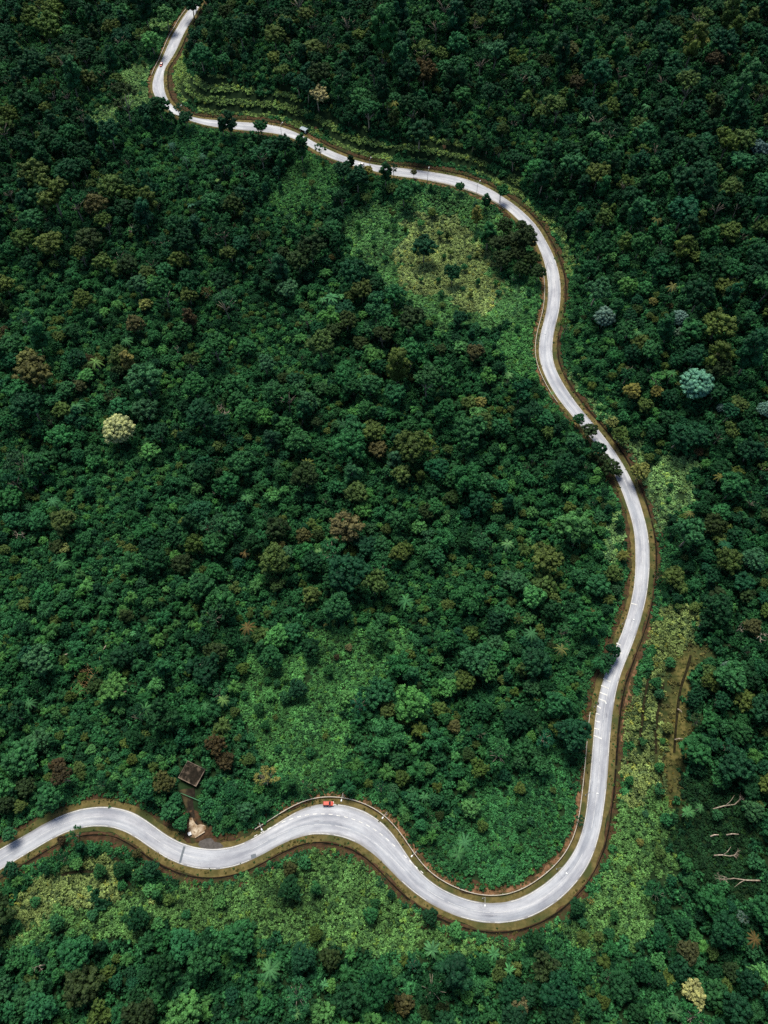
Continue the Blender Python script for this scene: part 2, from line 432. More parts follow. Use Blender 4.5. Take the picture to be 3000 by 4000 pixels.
# low scrub clearings of the photograph: outline in its pixels, colour of the leaves there
LIME, FRESH, MIDG, YEL, OLIVE = (.200, .380, .150), (.084, .265, .086), (.044, .180, .066), (.200, .290, .105), (.170, .170, .065)
HEDGE = (.230, .380, .125)
ZONES = [
 ('upper clearing heart', [(1560,880),(1680,830),(1830,850),(1880,960),(1930,1130),(1940,1200),(1800,1220),(1700,1180),(1600,1100)], (.290, .410, .165)),
 ('upper clearing', [(1330,960),(1400,860),(1500,760),(1700,720),(1840,765),(1930,840),(1960,930),(1930,1000),(1960,1130),(2040,1180),(2060,1290),(1930,1270),(1860,1300),(1700,1270),(1620,1210),(1530,1130),(1440,1070),(1340,1020)], (.130, .330, .120)),
 ('patch below the upper road', [(1050,790),(1150,660),(1230,640),(1330,680),(1280,770),(1180,840),(1080,850)], FRESH),
 ('patch at the top bend', [(300,480),(390,430),(500,300),(560,230),(590,250),(575,330),(600,400),(520,470),(430,560),(330,520)], LIME),
 ('patch by the top end', [(560,150),(640,60),(690,70),(650,150),(580,200)], LIME),
 ('slope left of upper road', [(640,520),(800,500),(1000,530),(1000,600),(850,640),(720,600)], MIDG),
 ('terraces', [(650,270),(700,210),(740,270),(780,300),(1000,330),(1200,430),(1330,500),(1480,530),(1560,560),(1700,540),(1900,620),(2050,740),(2120,830),(2200,950),(2230,1050),(2190,1050),(2150,940),(2090,850),(1980,760),(1850,690),(1600,640),(1420,610),(1300,570),(1150,490),(900,455),(740,440),(660,380)], HEDGE),
 ('strip left of the S bend', [(2060,1050),(2110,1040),(2110,1200),(2080,1330),(2085,1450),(2000,1480),(1940,1330),(2010,1200)], FRESH),
 ('hill foot right', [(2200,1450),(2260,1480),(2320,1580),(2430,1700),(2560,1740),(2650,1800),(2720,1870),(2650,1990),(2610,2060),(2570,2130),(2550,2080),(2530,1980),(2480,1830),(2380,1690),(2290,1590)], LIME),
 ('strip left mid road', [(2350,2010),(2430,2000),(2440,2090),(2460,2180),(2400,2200),(2370,2110)], LIME),
 ('dry bank', [(2640,2560),(2700,2500),(2745,2540),(2735,2640),(2705,2760),(2695,2920),(2675,3080),(2610,3160),(2580,3080),(2580,2950),(2595,2800),(2615,2680)], OLIVE),
 ('terrace slope', [(2560,2340),(2700,2360),(2730,2500),(2690,2700),(2690,2900),(2640,3120),(2420,3120),(2430,2900),(2460,2720),(2530,2500)], YEL),
 ('lower right slope', [(2410,3120),(2640,3120),(2620,3400),(2560,3500),(2520,3640),(2400,3720),(2230,3690),(2160,3640),(2300,3540),(2360,3400)], (.108, .252, .082)),
 ('inside of the lower bend', [(1640,3340),(1680,3240),(1800,3180),(1880,3050),(2060,3020),(2180,2950),(2270,3000),(2280,3150),(2260,3270),(2200,3380),(2100,3460),(1990,3500),(1880,3500),(1760,3460)], MIDG),
 ('central clearing', [(900,2790),(940,2640),(1000,2560),(1200,2520),(1300,2460),(1440,2405),(1590,2430),(1610,2520),(1550,2610),(1500,2700),(1350,2760),(1400,2850),(1350,3000),(1250,3080),(1080,3040),(960,2920)], FRESH),
 ('dark low thicket on the right', [(2700,2980),(2790,3020),(2900,3080),(2960,3200),(2960,3480),(2880,3540),(2740,3500),(2660,3380),(2640,3240),(2670,3080)], (.016, .060, .024)),
 ('yellow slope bottom left', [(0,3620),(60,3520),(160,3430),(260,3340),(400,3330),(500,3390),(560,3480),(400,3500),(200,3560),(90,3640)], YEL),
 ('lower left slope', [(0,3640),(90,3640),(200,3560),(560,3480),(700,3440),(820,3450),(950,3420),(1050,3370),(1250,3310),(1400,3350),(1480,3430),(1600,3550),(1750,3640),(1950,3680),(2050,3650),(2000,3720),(1800,3720),(1500,3740),(1200,3690),(900,3640),(500,3660),(200,3680),(0,3720)], (.108, .252, .082)),
]
# corridors without scrub (hillside drains), polylines in photograph pixels
DRAINS = [
 [(2546,2590),(2518,2723),(2506,2844),(2491,2940)],
 [(2597,2651),(2570,2771),(2560,2868),(2563,2976)],
 [(2702,2542),(2687,2615),(2657,2681),(2648,2765),(2639,2856),(2633,2964)],
 [(169,3386),(253,3338),(338,3313),(422,3325),(482,3374),(512,3482)],
 [(217,3428),(283,3405),(350,3401),(410,3416),(434,3434)],
]
drain_w = []
for dline in DRAINS:
    q = np.array(dline, float)
    drain_w.append(hit(q[:, 0], q[:, 1])[:, :2])
drain_pts = np.concatenate([resample(d, 1.0) for d in drain_w])

# ------------------------------------------------------------------ ground sheet
def zone_of(px, py):
    z = np.full(np.shape(px), -1)
    for i, (_n, poly, _c) in enumerate(ZONES):
        k = in_poly(px, py, poly) & (z < 0)
        z[k] = i
    return z
def zone_soft(px, py):
    """the same with frayed outlines"""
    px = np.asarray(px, float); py = np.asarray(py, float)
    jx = (vnoise(px, py, 75, 61) - .5) * 110 + (vnoise(px, py, 22, 62) - .5) * 60
    jy = (vnoise(px, py, 75, 63) - .5) * 90 + (vnoise(px, py, 22, 64) - .5) * 50
    return zone_of(px + jx, py + jy)
gz = HGT - 0.08
GV = np.c_[GXX.ravel(), GYY.ravel(), gz.ravel()]
ny, nx = GXX.shape
ii = np.arange(ny * nx).reshape(ny, nx)
GF = np.c_[ii[:-1, :-1].ravel(), ii[:-1, 1:].ravel(), ii[1:, 1:].ravel(), ii[1:, :-1].ravel()]
gpx, gpy, gdep = project(GV)
gzone = zone_of(np.where(gdep > 0, gpx, -1e5), gpy)
M_GROUND = noise_mat('forest_floor', (.008, .018, .007), (.017, .036, .014), .25, .95, .05)
nt = M_GROUND.node_tree
va = nt.nodes.new('ShaderNodeAttribute'); va.attribute_type = 'GEOMETRY'; va.attribute_name = 'var'
mxg = nt.nodes.new('ShaderNodeMix'); mxg.data_type = 'RGBA'
ng = nt.nodes.new('ShaderNodeTexNoise'); ng.inputs['Scale'].default_value = .55; ng.inputs['Detail'].default_value = 6
tcg = nt.nodes.new('ShaderNodeTexCoord'); nt.links.new(tcg.outputs['Object'], ng.inputs['Vector'])
rg = nt.nodes.new('ShaderNodeValToRGB'); rg.color_ramp.elements[0].position, rg.color_ramp.elements[1].position = .38, .62
rg.color_ramp.elements[0].color = (.055, .055, .016, 1); rg.color_ramp.elements[1].color = (.15, .125, .042, 1)
nt.links.new(ng.outputs['Fac'], rg.inputs[0])
src = nt.nodes['Principled BSDF'].inputs['Base Color'].links[0].from_socket
nt.links.new(va.outputs['Fac'], mxg.inputs[0]); nt.links.new(src, mxg.inputs[6]); nt.links.new(rg.outputs[0], mxg.inputs[7])
nt.links.new(mxg.outputs[2], nt.nodes['Principled BSDF'].inputs['Base Color'])
names = [z[0] for z in ZONES]
dry = np.zeros(len(GV))
dry[gzone == names.index('dry bank')] = .8
dry = np.clip(blur(dry.reshape(ny, nx), 2, 2) * (.55 + .9 * vnoise(GXX, GYY, 7, 95)), 0, 1).ravel()
ground = obj('ground', mesh_np('ground', GV, GF, [M_GROUND], var=dry, smooth=True))
tag(ground, kind='structure')

# ------------------------------------------------------------------ ribbons along the road
def ribbon(name, side, o0, o1, i0, i1, z0, z1, mat, parent=None, rag=0.0, step=1, seed=0, mat_uv=False, build=True):
    """strip beside the road from o0 to o1 metres outside edge A or B; z0, z1 at its two sides"""
    sgn, W = (1, RW_B) if side == 'B' else (-1, RW_A)
    k = np.arange(i0, i1, step)
    j0 = j1 = 0
    if rag:
        j1 = (vnoise(RS[k], RS[k] * 0, 2.6, seed + 1) - .5) * rag + (vnoise(RS[k], RS[k] * 0, 9.0, seed + 2) - .5) * rag + (vnoise(RS[k], RS[k] * 0, 34.0, seed + 3) - .5) * rag
    a = RC[k] + sgn * RN[k] * (W[k] + o0 + j0)[:, None]
    b = RC[k] + sgn * RN[k] * (W[k] + o1 + j1)[:, None]
    V = np.empty((2 * len(k), 3)); V[0::2, :2] = a; V[1::2, :2] = b; V[0::2, 2] = z0; V[1::2, 2] = z1
    n = np.arange(len(k) - 1) * 2
    F = np.c_[n, n + 1, n + 3, n + 2] if sgn < 0 else np.c_[n, n + 2, n + 3, n + 1]
    if not build: return V, F
    return obj(name, mesh_np(name, V, F, [mat]), parent)

road = empty('road', (0, 0, 0)); tag(road, kind='structure')
k = np.arange(NR)
NU = 8
RV, RUV = [], []
for u in range(NU + 1):
    f = u / NU
    off = -RW_A + (RW_A + RW_B) * f
    if u == 0: off = off - .12 * (vnoise(RS, RS * 0, 2.0, 50))
    if u == NU: off = off + .12 * (vnoise(RS, RS * 0, 2.0, 51))
    p = RC + RN * off[:, None]
    RV.append(np.c_[p, np.full(NR, .03) + .10 * (1 - (2 * f - 1) ** 2)])
    RUV.append(np.c_[off, RS])
RV = np.stack(RV, 1).reshape(-1, 3); RUV = np.stack(RUV, 1).reshape(-1, 2)
ri = np.arange(NR * (NU + 1)).reshape(NR, NU + 1)
RF = np.c_[ri[:-1, :-1].ravel(), ri[:-1, 1:].ravel(), ri[1:, 1:].ravel(), ri[1:, :-1].ravel()]
cw = obj('carriageway', mesh_np('carriageway', RV, RF[:, ::-1] if np.cross(RT[50], RN[50]) < 0 else RF, [M_ROAD], uvs=RUV, smooth=True), road)
rat = cw.data.attributes.new('rim', 'FLOAT', 'POINT'); rat.data.foreach_set('value', np.tile(np.array([1.3] + [0] * 7 + [1.3], np.float32), NR))

# verges, bare soil banks
tag(ribbon('verge', 'B', -.35, 2.6, 0, NR, .005, .02, M_VERGE, rag=1.0, seed=1), kind='structure')
tag(ribbon('verge', 'A', -.35, 2.3, 0, NR, .005, .02, M_VERGE, rag=1.2, seed=2), kind='structure')
tag(ribbon('soil_bank', 'B', 1.9, 7.6, 0, NR, -.04, .28, M_SOIL, rag=1.2, seed=3), kind='structure')
tag(ribbon('soil_bank', 'A', 1.5, 7.0, 0, NR, -.04, -.05, M_SOIL, rag=1.2, seed=4), kind='structure')
i_bend0, i_bend1 = road_index(2300, 3040), road_index(1010, 3300)
tag(ribbon('soil_bank', 'A', 2.2, 4.8, i_bend0, i_bend1, -.012, .0, M_RED_SOIL, rag=1.6, seed=5), kind='structure')
i_t0, i_t1 = road_index(760, 40), road_index(620, 360)
tag(ribbon('soil_bank', 'A', 2.2, 4.6, i_t0, i_t1, -.012, .0, M_RED_SOIL, rag=1.6, seed=6), kind='structure')
i_u0, i_u1 = road_index(1500, 665), road_index(2010, 815)
tag(ribbon('soil_bank', 'A', 1.6, 3.8, i_u0, i_u1, -.012, .0, M_RED_SOIL, rag=1.6, seed=7), kind='structure')
i_v0, i_v1 = road_index(2150, 1060), road_index(2180, 1560)
tag(ribbon('soil_bank', 'A', 2.3, 4.6, i_v0, i_v1, -.012, .0, M_RED_SOIL, rag=1.6, seed=8), kind='structure')
i_w0, i_w1 = road_index(2510, 2280), road_index(2400, 2900)
tag(ribbon('soil_bank', 'B', 4.4, 6.2, i_w0, i_w1, .11, .22, M_RED_SOIL, rag=1.2, seed=9), kind='structure')

# painted markings (parts of the road)
def surf_z(off, i):
    f = (off + RW_A[i]) / (RW_A[i] + RW_B[i])
    return .03 + .10 * (1 - (2 * f - 1) ** 2) + .012
def stripe(name, mat, runs, parent, thick=.012):
    """one painted line out of many dashes: runs of (i0, i1, offset from centre to side B, width)"""
    V, F = [], []
    for i0, i1, offf, wd in runs:
        kk = np.arange(i0, i1 + 1)
        kk = kk[kk < NR]
        if len(kk) < 2: continue
        b = len(V)
        for i in kk:
            c = offf(i) if callable(offf) else offf
            for s in (-.5, .5):
                p = RC[i] + RN[i] * (c + s * wd)
                V.append((p[0], p[1], surf_z(c + s * wd, i)))
        for n in range(len(kk) - 1):
            F.append((b + 2 * n, b + 2 * n + 1, b + 2 * n + 3, b + 2 * n + 2))
    return obj(name, mesh_np(name, V, F, [mat]), parent)
def dashes(i0, i1, on, gap, off, wd, drop=0.0, seed=0):
    r = random.Random(seed); out = []; i = i0
    while i < i1:
        if r.random() >= drop: out.append((i, min(i + on, i1), off, wd))
        i += on + gap
    return out
stripe('edge_line', M_WHITE, dashes(0, NR - 1, 7, 1, lambda i: RW_B[i] - .25, .16, .25, 3), road)
stripe('edge_line', M_WHITE, dashes(0, i_bend0 + 120, 9, 0, lambda i: -RW_A[i] + .25, .14, .15, 4)
       + dashes(road_index(960, 3295), NR - 1, 9, 0, lambda i: -RW_A[i] + .25, .18, .05, 5), road)
i_l0, i_l1 = road_index(1000, 3290), road_index(1640, 3440)
if i_l0 > i_l1: i_l0, i_l1 = i_l1, i_l0
stripe('lay_by_line', M_WHITE, dashes(i_l0, i_l1, 1, 1, lambda i: RW_B[i] - 7.6, .30, .04, 6), road)
stripe('centre_line', M_FADED, dashes(0, NR - 1, 5, 1, lambda i: RW_B[i] - min(3.6, RW_A[i] + RW_B[i] - 3.2), .16, .10, 7), road)
# white bars across the widened shoulder
bars = [((2465,2357),(2488,2363)), ((2408,2512),(2424,2521)), ((2398,2536),(2428,2553)), ((2356,2651),(2385,2664)), ((2348,2678),(2378,2690)), ((2343,2705),(2372,2716)), ((2339,2730),(2367,2741)),
        ((2333,2758),(2347,2768)), ((2328,2786),(2342,2792)), ((2325,2816),(2342,2821)), ((2321,2845),(2340,2850)), ((2319,2873),(2350,2886))]
for (a, b) in bars:
    P = flat([a[0], b[0]], [a[1], b[1]])
    c = (P[0] + P[1]) / 2; d = P[1] - P[0]
    i = int(((RC - c[:2]) ** 2).sum(1).argmin())
    z = max(surf_z((P[0, :2] - RC[i]) @ RN[i], i), surf_z((P[1, :2] - RC[i]) @ RN[i], i), .05)
    mb = MB(); mb.box((c[0], c[1], z + .004), (float(np.linalg.norm(d)), .52, .03), math.atan2(d[1], d[0]))
    mb.build('shoulder_bar', M_WHITE, road)
# tar strip across the road by the hut turning, and a drain cover
def cross_strip(name, pa, pb, wd, mat):
    P = flat([pa[0], pb[0]], [pa[1], pb[1]])
    V = []
    d = (P[1] - P[0])[:2]; d /= np.linalg.norm(d); n = np.array([-d[1], d[0]]) * wd / 2
    for t in np.linspace(0, 1, 9):
        p = (P[0] + (P[1] - P[0]) * t)[:2]
        i = int(((RC - p) ** 2).sum(1).argmin())
        z = surf_z((p - RC[i]) @ RN[i], i)
        V += [(p[0] + n[0], p[1] + n[1], z), (p[0] - n[0], p[1] - n[1], z)]
    F = [(2 * q, 2 * q + 2, 2 * q + 3, 2 * q + 1) for q in range(8)]
    return obj(name, mesh_np(name, V, F, [mat]), road)
M_TAR = new_mat('tar_repair', (.10, .12, .14), .6, .3)
cross_strip('repair_strip', (721, 3306), (702, 3374), .9, M_TAR)
cross_strip('repair_strip', (980, 3344), (1000, 3338), 2.0, M_TAR)

# gutter kerb-drain on the hill side: a real shallow channel with two lips
def channel(name, side, off, wd, i0, i1, label, z=.03):
    root = empty(name, (float(RC[i0][0]), float(RC[i0][1]), 0), 0, label, 'drain', 'roadside drains')
    V0, F0 = ribbon('', side, off, off + wd, i0, i1, z + .02, z + .02, None, build=False)
    V1, F1 = ribbon('', side, off - .16, off, i0, i1, z + .02, z + .16, None, build=False)
    V2, F2 = ribbon('', side, off + wd, off + wd + .16, i0, i1, z + .18, z + .05, None, build=False)
    o0 = np.array(root.location)
    obj('channel_bed', mesh_np('channel_bed', V0 - o0, F0, [M_DRAIN]), root)
    obj('channel_lip', mesh_np('channel_lip', V1 - o0, F1, [M_SOIL]), root)
    obj('channel_lip', mesh_np('channel_lip', V2 - o0, F2, [M_SOIL]), root)
    return root
cuts = [0, road_index(900, 470), road_index(2155, 990), road_index(2520, 2040), road_index(2375, 3000), road_index(1620, 3490), NR - 1]
what = ['dark roadside drain along the hairpin at the top end of the road', 'dark roadside drain under the terraces along the upper road', 'dark roadside drain along the S bend on its hill side',
        'dark roadside drain beside the straight road with painted shoulder bars', 'dark roadside drain around the outside of the lower bend', 'dark roadside drain along the road below the hut turning']
for a, b, l in zip(cuts[:-1], cuts[1:], what):
    channel('roadside_drain', 'B', 2.9, .8, a, b, l)
hl = ['dark earth drain nearest the road on the terraced slope', 'dark earth drain through the middle of the terraced slope', 'dark earth drain beside the dry brown bank, farthest from the road',
      'upper dark curved drain on the yellow slope below the road', 'lower dark curved drain on the yellow slope below the road']
for dpts, l in zip(drain_w, hl):
    q = smooth(resample(dpts, 1.5), 3, 2)
    t = np.gradient(q, axis=0); t /= np.linalg.norm(t, axis=1)[:, None]; n = np.c_[-t[:, 1], t[:, 0]]
    z = land(q[:, 0], q[:, 1])
    w1 = .38 + .25 * vnoise(q[:, 0], q[:, 1], 4, 8)
    rows = [np.c_[q + n * (s * w1)[:, None], z + dz] for s, dz in ((-1.2, -.05), (-.85, .16), (-.65, .04), (.65, .04), (.85, .16), (1.2, -.05))]
    o0 = np.array([q[0, 0], q[0, 1], z[0]])
    root = empty('hillside_drain', tuple(map(float, o0)), 0, l, 'drain', 'drains cut into the slopes')
    V = np.stack(rows, 1).reshape(-1, 3) - o0
    ri_ = np.arange(len(V)).reshape(-1, 6)
    bed = np.c_[ri_[:-1, 2], ri_[:-1, 3], ri_[1:, 3], ri_[1:, 2]]
    lip = np.concatenate([np.c_[ri_[:-1, c], ri_[:-1, c + 1], ri_[1:, c + 1], ri_[1:, c]] for c in (0, 1, 3, 4)])
    obj('channel_bed', mesh_np('channel_bed', V, bed, [M_DITCH]), root)
    obj('earth_lip', mesh_np('earth_lip', V, lip, [M_DITCH]), root)

# guard rails on the valley side
def guard_rail(i0, i1, off, label):
    o0 = np.array([*(RC[i0] - RN[i0] * (RW_A[i0] + off)), 0.0])
    root = empty('guard_rail', tuple(map(float, o0)), 0, label, 'guard rail', 'guard rails on the valley side')
    prof = [(-.10, .50), (-.16, .60), (-.06, .68), (-.16, .78), (-.10, .86), (.14, .86), (.14, .50)]
    kk = np.arange(i0, i1)
    rows = [np.c_[RC[kk] - RN[kk] * (RW_A[kk] + off + x)[:, None], np.full(len(kk), z)] for x, z in prof]
    V = np.stack(rows, 1).reshape(-1, 3) - o0; n = len(prof)
    r_ = np.arange(len(V)).reshape(-1, n)
    F = np.concatenate([np.c_[r_[:-1, c], r_[:-1, (c + 1) % n], r_[1:, (c + 1) % n], r_[1:, c]] for c in range(n)])
    obj('rail_beam', mesh_np('rail_beam', V, F, [M_METAL]), root)
    pm = MB(); pm.box((0, 0, .36), (.14, .16, .72)); pm.box((0, .12, .64), (.10, .14, .26)); pme = pm.mesh('post', M_POLE)
    step = max(3, int(math.ceil((i1 - i0) / 95)))
    for i in range(i0 + 1, i1 - 1, step):
        p = RC[i] - RN[i] * (RW_A[i] + off + .30) - o0[:2]
        obj('post', pme, root, (float(p[0]), float(p[1]), 0), math.atan2(RT[i][1], RT[i][0]))
guard_rail(road_index(2330, 2790), road_index(1000, 3300), 2.6, 'long pale guard rail around the inside of the lower bend')
guard_rail(road_index(2140, 1040), road_index(2190, 1580), 2.2, 'pale guard rail along the S bend on its valley side')
guard_rail(road_index(758, 25), road_index(610, 300), 2.0, 'pale guard rail at the top end of the road beside bare soil')
guard_rail(road_index(1690, 700), road_index(2000, 815), 1.6, 'pale guard rail above the clearing along the upper road')

# street lamps: pole behind the verge on the valley side, arm towards the road
def lamp_meshes():
    p = MB(); p.tube([(0, 0, 0), (0, 0, 4), (0, 0, 7.7), (.25, 0, 8.05), (.7, 0, 8.2)], [.14, .12, .09, .08, .07], 7)
    b = MB(); b.tube([(0, 0, 0), (0, 0, .35), (0, 0, .5)], [.30, .28, .15], 8)
    a = MB(); a.tube([(.65, 0, 8.19), (1.9, 0, 8.32), (2.5, 0, 8.32)], [.07, .06, .06], 6)
    h = MB(); h.tube([(2.35, 0, 8.32), (2.6, 0, 8.36), (3.15, 0, 8.35), (3.3, 0, 8.32)], [.10, .30, .30, .12], 8)
    g = MB(); g.box((2.85, 0, 8.05), (.6, .34, .05))
    return [('pole', p.mesh('pole', M_POLE, True)), ('base', b.mesh('base', M_POLE)), ('arm', a.mesh('arm', M_POLE, True)), ('lamp_head', h.mesh('lamp_head', M_LAMP, True)), ('lens', g.mesh('lens', M_LAMP))]
LAMP = lamp_meshes()
lamps = [((725,448),'slim street lamp where the upper road leaves the hairpin'), ((1106,528),'slim street lamp at the upper road just before the roadside shelter'), ((1447,668),'slim street lamp on the upper road beside the white car'),
 ((1676,700),'slim street lamp on the upper road above the middle of the clearing'), ((1870,752),'slim street lamp where the upper road starts to turn down'), ((2138,1070),'slim street lamp at the start of the S bend'),
 ((2104,1340),'slim street lamp at the narrow waist of the S bend'), ((2440,2440),'slim street lamp at the top of the painted shoulder bars'), ((2322,2762),'slim street lamp amid the painted shoulder bars'), ((2298,3108),'slim street lamp above the inner end of the lower bend'),
 ((2180,3402),'slim street lamp on the inside of the lower bend near its steep side'), ((1887,3510),'slim street lamp at the lowest point of the guard rail'), ((1626,3332),'slim street lamp where the lower bend begins beyond the lay-by'),
 ((1513,3170),'slim street lamp at the widest part of the lay-by'), ((1342,3112),'slim street lamp behind the red car in the lay-by'), ((1024,3225),'slim street lamp at the beginning of the lay-by dashes')]
for (x, y), l in lamps:
    p = flat(x, y)[0]
    i = int(((RC - p[:2]) ** 2).sum(1).argmin())
    off = (p[:2] - RC[i]) @ -RN[i]
    off = max(off, RW_A[i] + 1.0); off = min(off, RW_A[i] + 3.6)
    q = RC[i] - RN[i] * off
    root = empty('street_lamp', (float(q[0]), float(q[1]), -.05), math.atan2(RN[i][1], RN[i][0]), l, 'street lamp', 'street lamps along the road')
    head = None
    for nme, me in LAMP:
        o = obj(nme, me, root)
        if nme == 'lamp_head': head = o
        if nme == 'lens': o.parent = head

# ------------------------------------------------------------------ hut, its drive, the turning
def sheet(name, poly, mat, dz, kind='structure', sub=2.0):
    q = np.array(poly, float)
    w = hit(q[:, 0], q[:, 1])[:, :2]
    w = resample(np.r_[w, w[:1]], sub)
    w = w + np.c_[vnoise(w[:, 0], w[:, 1], 1.6, 21) - .5, vnoise(w[:, 0], w[:, 1], 1.6, 22) - .5] * .9
    c = w.mean(0)
    V = np.r_[[[*c, 0]], np.c_[(w + c) / 2, np.zeros(len(w))], np.c_[w, np.zeros(len(w))]]
    V[:, 2] = land(V[:, 0], V[:, 1]) + dz
    n = len(w)
    F = [(0, 1 + i, 1 + (i + 1) % n) for i in range(n)] + [(1 + i, 1 + n + i, 1 + n + (i + 1) % n, 1 + (i + 1) % n) for i in range(n)]
    o = obj(name, mesh_np(name, V, F, [mat])); tag(o, kind=kind); return o
sheet('path', [(705,3085),(765,3075),(755,3130),(762,3190),(775,3225),(742,3225),(730,3160),(708,3110)], M_PATH, .10)
sheet('bare_earth', [(715,3170),(765,3165),(800,3200),(840,3240),(850,3270),(800,3275),(760,3296),(720,3288),(715,3240)], M_SOIL, .09)
sheet('forecourt', [(738,3197),(752,3193),(760,3214),(772,3222),(786,3214),(806,3236),(796,3248),(776,3268),(752,3276),(735,3262),(741,3235)], M_CONC, .13, sub=1.3)
sheet('side_road', [(770,3302),(782,3278),(800,3262),(818,3262),(838,3285),(880,3306),(840,3322),(790,3318)], M_APRON, .035)
hut = hit(750, 3022, 3.0)[0]
hx, hy = float(hut[0]), float(hut[1]); hz = float(land(hx, hy)) - .3
ang = math.radians(-24)
hr = empty('flat_roofed_hut', (hx, hy, hz), ang, 'dark flat roofed hut with a pale stone parapet at the end of the dark path', 'hut')
hw_, hd_, hh_ = 7.8, 6.6, 3.2
wl = MB(); wl.box((0, 0, hh_ / 2), (hw_, hd_, hh_)); wl.build('wall', M_WALL, hr)
rf = MB(); rf.box((0, 0, hh_ + .12), (hw_ + .7, hd_ + .7, .22)); rfo = rf.build('roof', M_ROOF, hr)
pr = MB()
for sx, sy, lx, ly in ((0, 1, hw_ + .9, .22), (0, -1, hw_ + .9, .26), (1, 0, .30, hd_ + .5), (-1, 0, .16, hd_ + .5)):
    pr.box((sx * (hw_ / 2 + .35), sy * (hd_ / 2 + .35), hh_ + .34), (lx, ly, .34))
pr.build('parapet', M_RIM, rfo)
dr = MB(); dr.box((.8, -hd_ / 2 - .03, 1.05), (1.0, .08, 2.1)); dr.build('door', M_APRON, hr)
for wx in (-2.2, 2.8):
    w_ = MB(); w_.box((wx, -hd_ / 2 - .03, 1.6), (1.2, .07, 1.1)); w_.build('window', M_GLASS, hr)
# gate bar, pale tank, low wall at the drive
def bar_between(name, pa, pb, z, rad, mat, label, cat, posts=True):
    P = hit([pa[0], pb[0]], [pa[1], pb[1]]); P[:, 2] = land(P[:, 0], P[:, 1])
    root = empty(name, tuple(map(float, P[0])), 0, label, cat)
    d = P[1] - P[0]
    m = MB(); m.tube([(0, 0, z), tuple(d + np.array([0, 0, z]))], [rad, rad], 8); m.tube([(0, 0, z * .55), tuple(d + np.array([0, 0, z * .55]))], [rad * .7] * 2, 8)
    m.build('rail', mat, root)
    for t in (0.0, .5, 1.0):
        q = d * t; b = MB(); b.box((q[0], q[1], q[2] + z * .52), (.14, .14, z * 1.1)); b.build('post', mat, root)
M_GREEN = new_mat('green_gate_paint', (.05, .20, .09), .5, .4)
bar_between('gate', (708, 3100), (796, 3136), 1.2, .13, M_GREEN, 'low green bar gate across the dark path below the hut', 'gate')
tk = hit(743, 3258)[0]
tr_ = empty('water_tank', (float(tk[0]), float(tk[1]), float(land(tk[0], tk[1])) + .05), .5, 'small white square tank on the pale concrete forecourt', 'tank')
b = MB(); b.box((0, 0, .55), (1.15, 1.15, 1.1), 0, .93); b.build('tank_body', M_CARW, tr_)
b = MB(); b.box((0, 0, 1.13), (1.2, 1.2, .1)); b.tube([(0, 0, 1.16), (0, 0, 1.24)], [.25, .22], 10); b.build('lid', M_CARW, tr_)
P = hit([764, 800], [3272, 3250]); P[:, 2] = land(P[:, 0], P[:, 1])
lw_ = empty('low_wall', tuple(map(float, (P[0] + P[1]) / 2)), math.atan2(P[1, 1] - P[0, 1], P[1, 0] - P[0, 0]), 'low pale wall along the lower edge of the concrete forecourt', 'wall')
L_ = float(np.linalg.norm(P[1] - P[0]))
b = MB(); b.box((0, 0, .25), (L_, .3, .7)); b.build('wall_body', M_CONC, lw_)
b = MB(); b.box((0, 0, .64), (L_ + .1, .42, .10)); b.build('coping', M_CONC, lw_)
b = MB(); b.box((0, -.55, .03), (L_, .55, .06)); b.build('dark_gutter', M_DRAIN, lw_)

# roadside shelter and orange soil beside the upper road
sh = flat(1188, 514)[0]; i = int(((RC - sh[:2]) ** 2).sum(1).argmin())
sr = empty('roadside_shelter', (float(sh[0]), float(sh[1]), 0), math.atan2(RT[i][1], RT[i][0]), 'small roadside shelter with a blue grey roof beside orange soil on the upper road', 'shelter')
b = MB()
for x in (-2.2, 2.2):
    for y in (-1.2, 1.2): b.box((x, y, 1.1), (.14, .14, 2.2))
b.build('frame', M_POLE, sr)
V, F = [], []
for ix in range(25):
    for iy, (y, z) in enumerate(((-1.7, 2.15), (-.6, 2.55), (.4, 2.62), (1.7, 2.25))):
        V.append((-2.7 + 5.4 * ix / 24, y, z + (.06 if ix % 2 else 0)))
for ix in range(24):
    for iy in range(3):
        q = ix * 4 + iy; F.append((q, q + 4, q + 5, q + 1))
V2 = [(x, y, z - .05) for x, y, z in V]
obj('roof_sheet', mesh_np('roof_sheet', V + V2, F + [tuple(np.array(f) + len(V))[::-1] for f in F], [M_BLUE]), sr)
b = MB(); b.box((2.0, -1.2, .9), (1.3, .12, 1.7)); b.build('front_panel', M_CARW, sr)
sheet('soil_patch', [(1200,515),(1214,510),(1222,528),(1240,535),(1256,545),(1258,554),(1236,550),(1218,540),(1202,532)], M_RED_SOIL, .07)
sheet('soil_patch', [(1228,496),(1236,494),(1242,506),(1232,508)], M_RED_SOIL, .6)
sheet('soil_patch', [(1728,572),(1742,570),(1744,582),(1732,584)], M_RED_SOIL, .6)
sheet('soil_patch', [(585,270),(612,228),(620,236),(606,270),(592,296)], M_RED_SOIL, .03)

